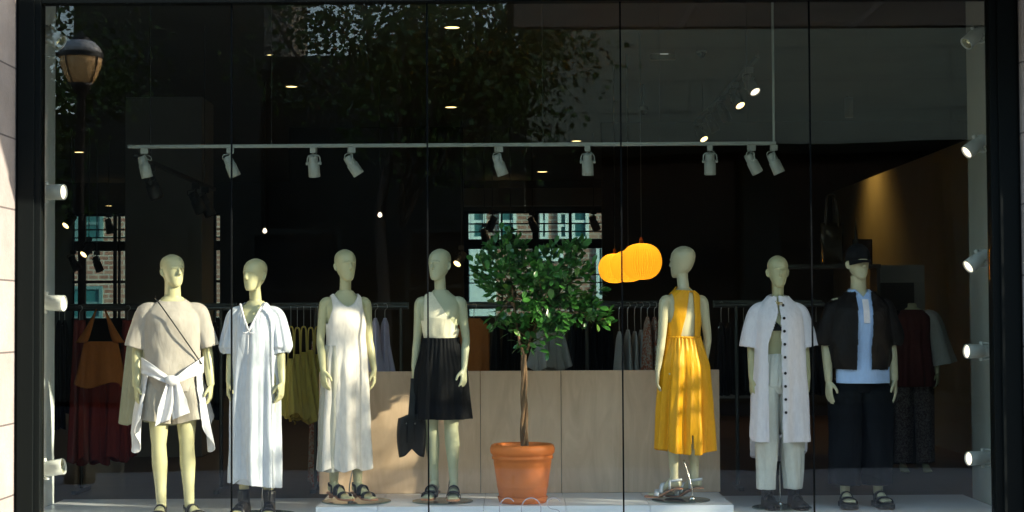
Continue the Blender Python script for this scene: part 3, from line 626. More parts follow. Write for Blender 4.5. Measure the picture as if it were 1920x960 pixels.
# ------------------------------------------------------------------ clothes
def ridge(x):      # rounded fold crests with tighter valleys
    s = np.sin(x); return np.sign(s) * np.abs(s) ** .75
class Cloth(MB):
    def shell(s, secs, fold=None, cut=None, zfun=None, n=220, m=170, p=2.2, a0=0.0, a1=2 * PI, closed=False):
        T = sec_interp(secs, m); th = np.linspace(a0, a1, n + 1); full = abs(a1 - a0 - 2 * PI) < 1e-6
        if full: th = th[:-1]
        TH, Z = np.meshgrid(th, T[:, 0]); cx, cy, rx, ry = [T[:, k][:, None] for k in (1, 2, 3, 4)]
        e = 2.0 / p; sn, cs = np.sin(TH), np.cos(TH)
        ux = np.sign(sn) * np.abs(sn) ** e; uy = -np.sign(cs) * np.abs(cs) ** e
        X = cx + rx * ux; Y = cy + ry * uy
        t = (Z - T[0, 0]) / (T[-1, 0] - T[0, 0])
        if fold is not None:
            D = fold(TH, Z, t); X = X + D * sn; Y = Y - D * cs
        if zfun is not None: Z = Z + zfun(TH, Z, t)
        Pg = np.stack([X, Y, Z], -1); keep = None
        if cut is not None:
            Pn = np.concatenate([Pg, Pg[:, :1]], 1) if full else Pg
            C = (Pn[:-1, :-1] + Pn[1:, :-1] + Pn[:-1, 1:] + Pn[1:, 1:]) / 4
            thn = np.concatenate([th, [2 * PI]]) if full else th
            TC = np.broadcast_to((thn[:-1] + thn[1:]) / 2, C.shape[:2])
            keep = ~cut(C[..., 0], C[..., 1], C[..., 2], TC)
        s.grid(Pg, full, keep)
        if closed: s.close(m, len(th))
        return s
    def sleeve(s, path, rad, fold=None, n=64, flat=1.0, sub=14, up=None, closed=False):
        Pp, r, fl = smooth_path(np.array(path, float), np.array(rad, float), np.ones(len(path)) * flat, sub)
        rings = sweep_rings(Pp, np.ones(len(Pp)), np.ones(len(Pp)), n, up); a = np.arange(n) * 2 * PI / n; t = np.linspace(0, 1, len(Pp))
        D = r[:, None] * np.ones(n)
        if fold is not None: D = D + fold(a[None, :], t[:, None])
        rings = Pp[:, None, :] + (rings - Pp[:, None, :]) * D[..., None]
        s.grid(rings, True)
        if closed: s.close(len(Pp), n)
        return s
    def close(s, a, b):
        k = s.n - a * b; s.Fc.append(tuple(k + j for j in range(b))[::-1]); s.Fc.append(tuple(k + (a - 1) * b + j for j in range(b))); return s
    def fuse(s, name, m, parent, drop, size=.006, it=5, solid=.004):
        o = voxel(s, name, m, parent, size, it); me = o.data
        nv = len(me.vertices); co = np.empty(nv * 3); me.vertices.foreach_get('co', co); co = co.reshape(-1, 3)
        c = np.empty(len(me.polygons) * 3); me.polygons.foreach_get('center', c); c = c.reshape(-1, 3)
        nn = np.empty(len(me.polygons) * 3); me.polygons.foreach_get('normal', nn); nn = nn.reshape(-1, 3)
        gone = drop(c[:, 0], c[:, 1], c[:, 2], nn[:, 0], nn[:, 1], nn[:, 2])
        fs = [tuple(p.vertices) for p, g in zip(me.polygons, gone) if not g]
        nm = bpy.data.meshes.new(name); nm.from_pydata(co.tolist(), [], fs); nm.update()
        import bmesh
        bmm = bmesh.new(); bmm.from_mesh(nm); bmesh.ops.delete(bmm, geom=[v for v in bmm.verts if not v.link_faces], context='VERTS'); bmm.to_mesh(nm); bmm.free()
        nm.materials.append(m); nm.polygons.foreach_set('use_smooth', [True] * len(nm.polygons)); o.data = nm
        d = o.modifiers.new('solidify', 'SOLIDIFY'); d.thickness = solid; d.offset = 0
        return o
    def sheet(s, Pg): s.grid(np.asarray(Pg, float)); return s
def folds(ks, amp, ph, wob=0.6, seed=0):
    """vertical folds: ks angular counts, amp(t, Z) amplitude"""
    def f(TH, Z, t):
        D = 0
        for i, (k, a) in enumerate(ks): D = D + a * ridge(k * TH + ph + i * 1.7 + wob * np.sin(Z * 5 + i * 2 + seed) + .5 * np.sin(2 * TH + i))
        return amp(t, Z) * D
    return f
def wr(TH, Z, a, s=0):   # soft crumple in worn cloth
    return a * (np.sin(3 * TH + 14 * Z + s) * .5 + np.sin(5 * TH - 23 * Z + 2 * s) * .35 + np.sin(9 * TH + 31 * Z + 3 * s) * .2)
def nz(mb, amp, sc, seed=0):
    """real crumpling of the cloth: pushes vertices by smooth noise"""
    for V in mb.V:
        for i in range(len(V)):
            p = V[i]; V[i] = p + amp * np.array(mnoise.noise_vector(Vector((p[0] * sc + seed, p[1] * sc, p[2] * sc * .45))))
    return mb

def sandal(parent, ank, ang, heel, s, m_strap, m_sole, straps, sole_t=.012, platform=0.0, back=True, name='sandal', width=1.0, block=False, boot=None):
    fx, fy = math.sin(ang), -math.cos(ang); lx, ly = math.cos(ang), math.sin(ang); z0 = ank[2] - .075 * s - heel
    def P(a, b, z): return np.array((ank[0] + fx * a * s + lx * b * s, ank[1] + fy * a * s + ly * b * s, z))
    up = MB()
    A = [-.066, -.055, -.03, .02, .07, .11, .15, .19, .215, .228]; W = [.012, .028, .035, .034, .037, .045, .048, .044, .030, .012]
    hz = [heel, heel, heel, heel * .82, heel * .42, heel * .05, 0, 0, 0, .002]
    rings = []
    for a, w_, h in zip(A, W, hz):
        t = sole_t + platform; zt = z0 + h - .001; zb = zt - t
        rings.append(np.array([P(a, -w_ * width, zt), P(a, w_ * width, zt), P(a, w_ * width, zb), P(a, -w_ * width, zb)]))
    so = MB(); so.loft(rings)
    if heel > .02 and block:
        so.lathe([(.016, -heel - sole_t), (.02, 0)], 14, (P(-.035, 0, 0)[0], P(-.035, 0, 0)[1], z0 + heel))
    g = MB()
    for (a, half, wd, tilt) in straps:      # arched band over the foot
        arc = []
        for k in range(17):
            t = PI * k / 16; zz = np.interp(a, [-.05, .03, .07, .11, .15, .18], [.07, .082, .064, .044, .034, .028]) + heel * np.interp(a, [.0, .03, .07, .11, .15], [1, .85, .5, .12, 0])
            zb = heel * np.interp(a, [.0, .03, .07, .11], [1, .8, .42, .05]); c = math.cos(t); q = math.sin(t) ** .7
            arc.append([P(a - wd / 2 + tilt * c, half * c, z0 + zb + (zz - zb + .006) * q), P(a + wd / 2 + tilt * c, half * c, z0 + zb + (zz - zb + .002) * q)])
        g.grid(np.array(arc))
    if back:
        arc = []
        for k in range(21):
            t = PI * k / 20; aa = .02 - .078 * math.sin(t); b = .036 * math.cos(t); z = z0 + heel + .045 + .012 * math.sin(t)
            arc.append([P(aa, b, z - .009), P(aa, b, z + .009)])
        g.grid(np.array(arc))
        for b in (-.036, .036): g.grid(np.array([[P(.012, b, z0 + heel * .85), P(.03, b, z0 + heel * .8)], [P(.012, b, z0 + heel + .05), P(.026, b, z0 + heel + .05)]]))
    o = so.build(name, m_sole, parent, bevel=.003)
    if boot: boot(g, P, z0)
    g.build('strap', m_strap, o, smooth=True, solid=.004)
    return o

def disc_base(parent, c, z, r=.245, rod=None):
    g = MB(); g.lathe([(r - .002, 0), (r, .002), (r, .008), (r - .002, .010)], 72, (c[0], c[1], z)); g.build('base_plate', M['disc'], parent)
    if rod:
        g = MB(); g.tube(rod, .0045, 10, sub=5); g.lathe([(.022, .0), (.022, .014), (.012, .03)], 18, (rod[0][0], rod[0][1], z + .010)); g.build('support_rod', M['steel'], parent, smooth=True)

def arm_hang(s, P, out=.035, fwd=-.02, bend=.0, ez=.28, wz=.52, turn=0):
    sh = P['sh']; return ((s * (sh + out * .8), .018, P['shz'] - ez), (s * (sh + out + bend), fwd, P['shz'] - wz), (s * -.03, -.06, -1), (s * -.25, -1, 0))

# ---- 1: man in grey tee and shorts, white shirt tied round the waist
g0 = at(326, 957, .50); FZ = WF
m1 = tag(empty('mannequin', (g0.x, .50, WF), R(10)), 'male mannequin in grey T-shirt and shorts with a white shirt tied round the waist', 'mannequin')
P = dict(MAL)
P['H'] = 1.81
body(m1, P, [((-.238, .015, 1.15), (-.243, -.04, .90), (.05, -.10, -1), (.3, -1, 0)), ((.235, .02, 1.15), (.262, -.03, .90), (-.05, -.10, -1), (-.3, -1, 0))],
     [((-.092, -.01, .50), (-.075, .02, .09), R(-8), .0), ((.098, -.015, .50), (.115, -.01, .09), R(26), .0)], M['skin'], head_yaw=R(26), head_base=(.0, -.015))
c = Cloth()
c.shell([(.86, 0, 0, .185, .125), (1.0, 0, 0, .192, .128), (1.12, 0, 0, .184, .128), (1.25, 0, -.005, .188, .137), (1.35, 0, -.01, .190, .138), (1.41, 0, -.004, .188, .116), (1.44, 0, .005, .166, .098), (1.468, 0, .010, .142, .084), (1.490, 0, .012, .100, .075), (1.510, 0, .012, .072, .066)], closed=True,
        fold=lambda T, Z, t: wr(T, Z, .006, 1) + .007 * ridge(6 * T + 3 * np.sin(4 * Z)) * np.clip(1 - t * 1.3, 0, 1))
for s in (-1, 1):
    c.sleeve([(s * .10, .006, 1.425), (s * .172, .008, 1.402), (s * .212, .012, 1.29), (s * .248, .014, 1.165)], [.052, .071, .072, .076], fold=lambda a, t, s=s: .006 * np.sin(2 * a + s) * t + .0045 * ridge(4 * a + 6 * t + s) * t, closed=True)
nz(c, .010, 8, 3); c.fuse('t_shirt', M['tee'], m1, lambda x, y, z, a, b, k: (z > 1.497 + .22 * y) | ((k < -.7) & (z < .90)) | ((np.abs(x) > .185) & (z < 1.24) & (k < -.75)))
c = Cloth()
for s in (-1, 1):
    c.sleeve([(s * .082, 0, 1.0), (s * .090, 0, .85), (s * .105, -.005, .72), (s * .116, -.008, .655)], [.088, .112, .112, .115], n=72, fold=lambda a, t, s=s: .007 * ridge(4 * a + s * 2 + 2 * t) * t)
c.shell([(.80, 0, 0, .10, .09), (.86, 0, 0, .178, .12), (.96, 0, 0, .182, .122), (1.06, 0, 0, .172, .118)], n=120, m=50)
nz(c, .008, 9, 8); c.build('shorts', M['shorts'], m1, smooth=True, solid=.004)
# tied shirt: band across the belly, draped body behind, two pointed sides, knot and short ends
c = Cloth()
def hemf(T, Z, t):
    a = np.minimum(T, 2 * PI - T)                                     # angle from the front
    deep = np.exp(-((a - R(78)) / R(24)) ** 2)
    return -(1 - t) * (.30 * deep)
c.shell([(.74, 0, .02, .262, .205), (.84, 0, .015, .242, .175), (.94, 0, .005, .215, .150), (1.03, 0, 0, .200, .140)], zfun=hemf,
        fold=lambda T, Z, t: (1 - t) ** 1.0 * (.026 * ridge(9 * T + 1.0 + 3 * Z) + .012 * ridge(17 * T)) + wr(T, Z, .004),
        cut=lambda x, y, z, T: (np.minimum(T, 2 * PI - T) < R(50) + .25 * (z - .9)) & (z < 1.2))
for s in (-1, 1):
    rows = []
    for k in range(25):
        u = k / 24; x = s * (.21 - .19 * u); y = -math.sqrt(max(0, 1 - (x / .222) ** 2)) * .158 - .012 * math.sin(u * PI); zc = 1.045 - .105 * u ** 1.1; hw = .055 - .030 * u
        rows.append([(x, y - .007 * math.cos(v * 5 + s), zc + hw * v * 1.0) for v in np.linspace(-1, 1, 11)])
    c.sheet(rows)
c.tube([(-.03, -.175, .955), (.0, -.190, .945), (.035, -.176, .935)], [.022, .036, .026], 16, sub=5)
for (x0, x1, x2, z1, wd, ph) in ((-.012, -.050, -.070, .655, .050, 0), (.02, .050, .062, .70, .060, 2)):
    rows = []
    for k in range(30):
        u = k / 29; cxx = x0 + (x1 - x0) * u + (x2 - x1) * u * u; zc = .95 + (z1 - .95) * u; w_ = .016 + (wd - .016) * min(1, u * 1.7)
        rows.append([(cxx + w_ * v, -.180 - .016 * math.sin(u * 2.5) + .014 * math.cos(3.3 * v + ph + u), zc + .025 * v * u) for v in np.linspace(-1, 1, 13)])
    c.sheet(rows)
nz(c, .010, 9, 5); c.build('tied_shirt', M['white'], m1, smooth=True, solid=.004)
g = MB(); pts = []
for k in range(33):
    u = k / 32; x = -.115 + .315 * u; z = 1.505 - .455 * u ** 1.05; dd = .118 + .045 * math.sin(PI * min(1, u * 1.1)); pts.append((x, -dd * math.sqrt(max(.05, 1 - (x / .24) ** 2)) - .018, z))
g.tube([(-.115, .01, 1.525)] + pts, .0048, 8); g.build('bag_cord', M['leather'], m1, smooth=True)
for s, an, fa in ((-1, (-.075, .02, .09), R(-8)), (1, (.115, -.01, .09), R(26))):
    sandal(m1, an, fa, 0.0, 1.06, M['leather'], M['rubber'], [(.05, .040, .035, 0), (.135, .051, .04, .0)], sole_t=.014, width=1.1)

# ---- 2: woman in long pale blue-white dress with gathered neck
g0 = at(481, 960, .55)
m2 = tag(empty('mannequin', (g0.x, .55, WF), R(-6)), 'female mannequin in a long pale blue white dress with gathered neck and puffed sleeves', 'mannequin')
P = dict(FEM)
body(m2, P, [((-.172, .0, 1.14), (-.172, -.06, .92), (.0, -.15, -1), (.3, -1, 0)), ((.178, .01, 1.14), (.202, -.05, .915), (-.10, -.15, -1), (-.35, -1, 0))],
     [((-.075, -.01, .50), (-.085, .02, .09), R(-6), .0), ((.08, -.01, .50), (.10, .0, .09), R(10), .0)], M['skin'], head_yaw=R(-22), head_base=(.0, -.012), ear=True, face=.7)
c = Cloth()
def f2(T, Z, t):
    dn = np.clip((1.42 - Z) / 1.1, 0, 1)
    return dn ** .8 * (.021 * ridge(8 * T + 1.6 * np.sin(2.6 * Z)) + .007 * ridge(17 * T + 1)) + .0035 * ridge(34 * T) * np.exp(-((Z - 1.36) / .07) ** 2)
vneck = lambda x, z: z > 1.275 + np.abs(x + .01) * 2.3
c.shell([(.205, 0, .01, .166, .140), (.45, 0, .008, .164, .138), (.80, 0, 0, .166, .136), (1.05, 0, 0, .156, .126), (1.25, 0, -.008, .150, .126), (1.36, 0, -.006, .152, .108), (1.405, 0, .004, .156, .086), (1.432, 0, .01, .134, .072), (1.455, 0, .012, .100, .064), (1.478, 0, .012, .07, .056)],
        fold=f2, n=300, m=220, closed=True, zfun=lambda T, Z, t: np.where(t < .5, (1 - 2 * t), 0) * (.018 * np.sin(T + 2.8) + np.where((T > 2 * PI - .75) | (T < .02), .045, 0)))
for s in (-1, 1):
    c.sleeve([(s * .08, .008, 1.415), (s * .143, .008, 1.385), (s * .167, .010, 1.27), (s * .182, .008, 1.165), (s * .178, .004, 1.135), (s * .179, .004, 1.12)], [.036, .054, .066, .074, .048, .050],
             fold=lambda a, t, s=s: .006 * ridge(8 * a + s) * np.sin(PI * np.clip(t, 0, 1)) + .002 * ridge(20 * a) * t, n=110, closed=True)
nz(c, .006, 8, 2)
o = c.fuse('dress', M['bluewhite'], m2, lambda x, y, z, a, b, k: ((y < .02) & vneck(x, z)) | ((y >= .02) & (z > 1.474)) | ((k < -.75) & (z < .30)) | ((k < -.8) & (z < 1.135) & (np.abs(x) > .16)), size=.005, it=3, solid=.003)
g = MB(); pts = []
for k in range(41):
    x = -.092 + .174 * k / 40 ; z = 1.275 + abs(x + .01) * 2.3; z = min(z, 1.468); ry_ = np.interp(z, [1.25, 1.36, 1.42, 1.452, 1.478], [.138, .118, .088, .066, .05]); pts.append((x, -ry_ * math.sqrt(max(.1, 1 - (x / .17) ** 2)) - .008, z))
g.tube(pts, [.0075 + .0016 * math.sin(k * 2.4) for k in range(41)], 10)
g.tube([(-.012, -.148, 1.272), (-.035, -.158, 1.262), (-.05, -.15, 1.268)], .004, 8, sub=3); g.tube([(-.012, -.148, 1.272), (.012, -.158, 1.262), (.03, -.152, 1.27)], .004, 8, sub=3)
g.tube([(-.012, -.150, 1.27), (-.01, -.158, 1.20), (-.013, -.160, 1.12)], .003, 8, sub=3); g.build('neck_tie', M['white'], o, smooth=True)
c = Cloth(); c.shell([(1.16, 0, -.004, .121, .090), (1.29, 0, -.012, .139, .108), (1.35, 0, -.006, .149, .098)], n=120, m=40, cut=lambda x, y, z, T: z > 1.335 - .4 * np.abs(x)); c.build('bralette', M['black'], m2, smooth=True, solid=.002)
def bootie(g, P, z0):
    for k in (0,):
        rows = []
        for z, r_ in ((.0, .042), (.04, .042), (.08, .042), (.13, .044), (.165, .046)):
            rows.append([P(.004 + (r_ + .004) * math.cos(t), r_ * .92 * math.sin(t), z0 + z) for t in np.linspace(0, 2 * PI, 25)])
        g.grid(np.array(rows))
def shoe_shell(end):
    def f(g, P, z0):
        bootie(g, P, z0)
        A = [(-.058, .020, .10, .0), (-.03, .037, .10, 0), (.02, .040, .10, 0), (.06, .042, .082, 0), (.10, .048, .060, 0), (.14, .051, .047, 0), (.18, .049, .040, 0), (.21, .040, .034, 0), (.228, .022, .026, .004), (.232, .006, .018, .008)]
        rows = [[P(a, hw * math.cos(t), z0 + zb + (zt - zb) * max(0, math.sin(t)) ** .7) for t in np.linspace(0, PI, 19)] for a, hw, zt, zb in A if a <= end]
        g.grid(np.array(rows))
    return f
for s, an, fa in ((-1, (-.085, .02, .09), R(-6)), (1, (.10, .0, .09), R(10))):
    sandal(m2, an, fa, 0.0, 1.0, M['leather'], M['rubber'], [(.06, .040, .075, 0), (.135, .047, .035, .0)], back=False, name='ankle_boot', boot=shoe_shell(.15))
disc_base(m2, (.03, .03), .0, .24, [(.035, .06, .01), (.035, .06, .15), (.06, .05, .30)])

# ---- 3: woman in sleeveless ivory linen dress
def mann(px, py, Y, base, rot, label): 
    g = at(px, py, Y); return tag(empty('mannequin', (g.x, Y, base), rot), label, 'mannequin')
m3 = mann(650, 938, .80, PF + .011, R(16), 'female mannequin in a sleeveless ivory linen maxi dress dappled with leaf shadow')
P = dict(FEM)
LEG3 = [((-.085, -.02, .52), (-.078, .045, .135), R(24), .045), ((.075, -.02, .52), (.085, .0, .135), R(22), .045)]
body(m3, P, [((-.180, .0, 1.14), (-.180, -.105, .925), (.05, -.12, -1), (.45, -1, 0)), ((.174, .02, 1.14), (.200, -.02, .92), (.0, -.1, -1), (-.3, -1, 0))], LEG3, M['skin'], head_yaw=R(12), face=.7)
c = Cloth()
def f3(T, Z, t):
    dn = np.clip((1.25 - Z) / .95, 0, 1)
    return dn * (.025 * ridge(6 * T + .6 + 1.2 * np.sin(2.5 * Z)) + .008 * ridge(13 * T + 2)) + wr(T, Z, .0025, 2)
def cut3(x, y, z, T):
    front = y < .012
    n_ = np.where(front, z > 1.375 + 11 * x * x, z > 1.44 + 3 * x * x)
    arm = (np.abs(x) > .106 + .25 * np.clip(1.36 - z, 0, .2)) & (z > 1.255)
    return n_ & (np.abs(x) < .09) | arm
c.shell([(.225, 0, .01, .180, .145), (.45, 0, .01, .170, .140), (.80, 0, 0, .160, .130), (1.0, 0, 0, .153, .120), (1.15, 0, 0, .136, .108), (1.27, 0, -.010, .143, .116), (1.36, 0, -.006, .150, .103), (1.405, 0, .004, .150, .084), (1.432, 0, .009, .130, .070), (1.453, 0, .012, .100, .063), (1.478, 0, .012, .066, .056)],
        fold=f3, n=300, m=230, cut=cut3, zfun=lambda T, Z, t: np.where(t < .3, (1 - t / .3), 0) * .012 * np.sin(7 * T))
nz(c, .005, 11, 7); c.build('dress', M['linen'], m3, smooth=True, solid=.004)
c = Cloth(); c.shell([(.21, -.025, .02, .165, .125), (.7, -.025, .01, .158, .12), (1.0, -.02, 0, .148, .112), (1.10, -.015, 0, .150, .10)], fold=folds([(8, .010), (15, .004)], lambda t, Z: 1 - t * .7, .3), n=160, m=90, cut=lambda x, y, z, T: x > -.02)
nz(c, .005, 9, 1); c.build('wrap_trousers', M['linen_dark'], m3, smooth=True, solid=.004)
for s, L in zip((-1, 1), LEG3): sandal(m3, L[1], L[2], L[3] - .012, 1.0, M['leather'], M['sole'], [(.065, .038, .05, -.004), (.135, .047, .036, .004)], sole_t=.014, block=True)
disc_base(m3, (.075, .0), -.011, .245, [(.04, .05, 0), (.035, .05, .10), (.07, .03, .28)])

# ---- 4: woman in one-shoulder cream top and black skirt
m4 = mann(828, 938, .80, PF + .011, R(-4), 'female mannequin in one shoulder cream top and black knee skirt')
LEG4 = [((-.07, -.01, .52), (-.055, .05, .135), R(-10), .045), ((.075, -.015, .52), (.09, .0, .135), R(4), .045)]
body(m4, P, [((-.170, .03, 1.14), (-.190, .00, .93), (-.03, -.1, -1), (.3, -1, 0)), ((.178, .02, 1.14), (.172, -.075, .925), (.0, -.2, -1), (-.5, -1, 0))], LEG4, M['skin_cool'], head_yaw=R(-24), head_base=(-.005, -.01), face=.7, curl=.55)
c = Cloth()
c.shell([(1.10, 0, 0, .116, .084), (1.145, 0, 0, .117, .085), (1.20, 0, -.004, .128, .096), (1.29, 0, -.012, .142, .112), (1.36, 0, -.006, .148, .099), (1.405, 0, .004, .152, .086), (1.432, 0, .009, .138, .075), (1.453, 0, .012, .108, .068), (1.478, 0, .012, .070, .060)],
        fold=lambda T, Z, t: .0035 * ridge(11 * T) * np.clip((1.26 - Z) * 9, 0, 1) * np.clip((Z - 1.145) * 25, 0, 1) + wr(T, Z, .002, 4),
        cut=lambda x, y, z, T: ((z > 1.458 - 1.45 * (x + .045)) & (x > -.05)) | ((np.abs(x) > .108) & (z > 1.27)) | (z > 1.47), n=240, m=150)
c.build('one_shoulder_top', M['cream'], m4, smooth=True, solid=.003)
c = Cloth()
c.shell([(.575, 0, 0, .205, .155), (.75, 0, 0, .192, .150), (.92, 0, 0, .182, .136), (1.05, 0, 0, .145, .108), (1.12, 0, 0, .130, .099), (1.148, 0, 0, .129, .098)],
        fold=lambda T, Z, t: (1 - t) * (.016 * ridge(9 * T + .5) + .007 * ridge(16 * T + 1)) + .003 * ridge(32 * T) * t, n=260, m=150)
nz(c, .004, 8, 6); c.build('skirt', M['black'], m4, smooth=True, solid=.004)
for s, L in zip((-1, 1), LEG4): sandal(m4, L[1], L[2], L[3] - .012, 1.0, M['leather'], M['sole'], [(.07, .042, .06, 0), (.125, .050, .065, .0)], sole_t=.014, back=False, block=True, name='mule')
disc_base(m4, (.01, .0), -.011, .215, [(.052, .08, 0), (.046, .08, .10), (.085, .04, .24)])

# ---- black handbag hanging from her right hand
hb = at(772, 815, .76)
bag = tag(empty('handbag', (hb.x, .76, hb.z), R(8)), 'black leather tote bag hanging from the hand of the skirted mannequin', 'handbag')
g = MB(); rows = []
for k in range(24):
    u = k / 23; z = -.14 + .29 * u; hw = .088 + .016 * math.sin(PI * u * .9) ; d = .05 + .012 * math.sin(PI * u)
    an = np.linspace(0, 2 * PI, 49)[:-1]
    x = hw * np.sign(np.sin(an)) * np.abs(np.sin(an)) ** .55; y = -d * np.sign(np.cos(an)) * np.abs(np.cos(an)) ** .6
    dent = 1 - .38 * np.exp(-((np.abs(an - PI) - PI) / .35) ** 2) * (1 - u * .5)
    zz = z - .015 * np.abs(np.sin(an)) * (1 - u) + .045 * (np.exp(-((x) / .03) ** 2)) * (1 - u) ** 2 - (.03 * u * np.exp(-((x + hw) / .06) ** 2))
    rows.append(np.stack([x, y * dent, zz], 1))
g.loft(rows); g.build('bag_body', M['leather'], bag, smooth=True)
hd = at(774, 706, .80); dz = hd.z - hb.z
g = MB()
for y, xx in ((-.062, -.01), (.05, .03)):
    g.loft([np.array([(xx - .022, y, z), (xx + .022, y, z), (xx + .022, y + .006, z), (xx - .022, y + .006, z)]) + np.array(((hd.x - hb.x - xx + .01) * w_, (.0 - y * .8) * w_, 0)) for z, w_ in ((-.05, 0), (.06, 0), (.14, .15), (dz - .05, .9), (dz - .01, 1))])
g.build('strap', M['leather'], bag, bevel=.002)
for x in (-.03, .03):
    g = MB(); g.lathe([(.006, 0), (.006, .004)], 12, M4=Matrix.Translation((x - .01, -.066, .085)) @ Matrix.Rotation(R(90), 4, 'X')); g.build('rivet', M['steel'], bag)

# ---- 5: woman from behind in yellow backless jumpsuit
m5 = mann(1283, 935, .80, PF + .011, R(198), 'female mannequin seen from behind in a mustard yellow backless jumpsuit')
P5 = dict(FEM); P5['H'] = 1.79
LEG5 = [((-.070, -.01, .53), (-.065, .02, .16), R(42), .07), ((.080, -.02, .53), (.085, .01, .16), R(44), .07)]
# local x is mirrored in the picture: her right side (+x) is at the left
body(m5, P5, [((-.176, .02, 1.14), (-.170, -.03, .92), (.05, -.1, -1), (.3, -1, 0)), ((.180, .03, 1.14), (.212, .03, .91), (.05, -.02, -1), (-.4, -1, 0))], LEG5, M['skin_warm'], head_yaw=R(26), head_base=(.0, -.01), ear=False, face=.8, curl=.35)
c = Cloth()
def f5(T, Z, t):
    dn = np.clip((1.14 - Z) / .7, 0, 1)
    return dn ** .7 * (.026 * ridge(8 * T + .9 * np.sin(3 * Z)) + .009 * ridge(17 * T + 1 + np.sin(5 * Z))) + .0045 * ridge(30 * T) * np.exp(-((Z - 1.12) / .06) ** 2) + wr(T, Z, .002, 4)
c.shell([(.34, 0, 0, .198, .165), (.55, 0, 0, .196, .160), (.80, 0, 0, .182, .150), (.95, 0, .004, .172, .135), (1.07, 0, 0, .140, .108), (1.125, 0, 0, .121, .092), (1.15, 0, 0, .120, .088)],
        fold=f5, n=300, m=190, zfun=lambda T, Z, t: np.where(t < .3, (1 - t / .3), 0) * (-.02 * np.cos(2 * T)), cut=lambda x, y, z, T: (np.abs(x - .012) < .003 + .06 * np.clip(.46 - z, 0, 1)) & (z < .46))
def cut5(x, y, z, T):
    back = y > .0
    keyh = back & (x > -.047) & (x < -.012 + .22 * (1.45 - z)) & (z < 1.462)
    arm = (np.abs(x) > .100 + .2 * np.clip(1.34 - z, 0, .2)) & (z > 1.25)
    return keyh | arm | ((z > 1.475) & back)
c.shell([(1.135, 0, 0, .119, .086), (1.20, 0, -.004, .125, .092), (1.29, 0, -.012, .142, .110), (1.36, 0, -.006, .145, .096), (1.405, 0, .004, .147, .080), (1.432, 0, .009, .130, .067), (1.453, 0, .012, .100, .061), (1.474, 0, .012, .070, .054), (1.50, 0, .010, .051, .050)],
        fold=lambda T, Z, t: wr(T, Z, .003, 1) + .003 * ridge(18 * T) * np.exp(-((Z - 1.47) / .03) ** 2), n=260, m=170, cut=cut5)
nz(c, .005, 9, 9); o = c.build('jumpsuit', M['yellow'], m5, smooth=True, solid=.004)
g = MB(); g.tube([(.125 * math.sin(a), -.001 - .094 * math.cos(a), 1.142 + .002 * math.sin(a * 24)) for a in np.linspace(0, 2 * PI, 90)], .0065, 8); g.build('waistband', M['yellow'], o, smooth=True)
for s, L in zip((-1, 1), LEG5): sandal(m5, L[1], L[2], L[3] - .004, 1.0, M['silver'], M['sole'], [(.075, .040, .03, .012), (.13, .047, .035, -.014)], sole_t=.012, block=False)
disc_base(m5, (.03, .0), -.011, .205, [(-.01, .10, 0), (-.01, .10, .09), (.03, .05, .28)])

# ---- 6: woman in open white shirt dress
m6 = mann(1461, 950, .82, WF + .011, R(2), 'female mannequin in an open white shirt dress over a black bralette and white trousers')
LEG6 = [((-.085, -.01, .50), (-.088, .03, .10), R(4), .02), ((.080, -.01, .50), (.10, .02, .10), R(8), .02)]
body(m6, P, [((-.190, .02, 1.14), (-.200, -.03, .90), (.03, -.12, -1), (.3, -1, 0)), ((.190, .02, 1.14), (.200, -.03, .90), (-.03, -.12, -1), (-.3, -1, 0))], LEG6, M['skin'], head_yaw=R(2), ear=True, face=.8)
c = Cloth(); c.shell([(1.245, 0, -.010, .134, .101), (1.29, 0, -.012, .139, .109), (1.36, 0, -.006, .149, .098)], n=160, m=50, cut=lambda x, y, z, T: (z > 1.27 + .05 * np.clip(np.abs(x) / .05, 0, 1.3))); c.build('bralette', M['black'], m6, smooth=True, solid=.003)
c = Cloth()
for s in (-1, 1):
    c.sleeve([(s * .080, 0, .98), (s * .086, 0, .80), (s * .088, -.005, .50), (s * .094, .012, .25), (s * .096, .016, .125)], [.088, .104, .083, .068, .060], n=90, fold=lambda a, t, s=s: .007 * ridge(3 * a + s * 2 + 3 * t) + .003 * ridge(7 * a + 5 * t))
c.shell([(.80, 0, 0, .12, .09), (.86, 0, 0, .176, .12), (.96, 0, 0, .170, .118), (1.05, 0, 0, .140, .098), (1.08, 0, 0, .130, .092)], n=160, m=60, fold=lambda T, Z, t: .003 * ridge(26 * T) * t)
nz(c, .008, 9, 4); o = c.build('trousers', M['trouser'], m6, smooth=True, solid=.004)
g = MB(); g.tube([(-.01, -.098, 1.05), (-.03, -.112, .98), (-.028, -.122, .88)], .004, 8, sub=4); g.tube([(-.01, -.098, 1.05), (-.008, -.115, .96), (-.014, -.122, .84)], .004, 8, sub=4); g.build('drawstring', M['trouser'], o, smooth=True)
c = Cloth()
def cut6(x, y, z, T):
    gapw = np.clip((1.40 - z) / .25, .12, 1.0)
    openf = (y < .03) & (x > -.012 - .085 * gapw) & (x < -.006)
    bot = (z < .62) & (np.abs(np.sin(T)) > .93) & (z < .42)
    return openf | (z > 1.488)
def hem6(T, Z, t):
    backw = np.clip(-np.cos(T), 0, 1) ** .6; side = np.abs(np.sin(T))
    return np.where(t < .35, 1 - t / .35, 0) * (-.16 * backw + .10 * np.exp(-((np.minimum(T, 2 * PI - T) - R(92)) / R(16)) ** 2))
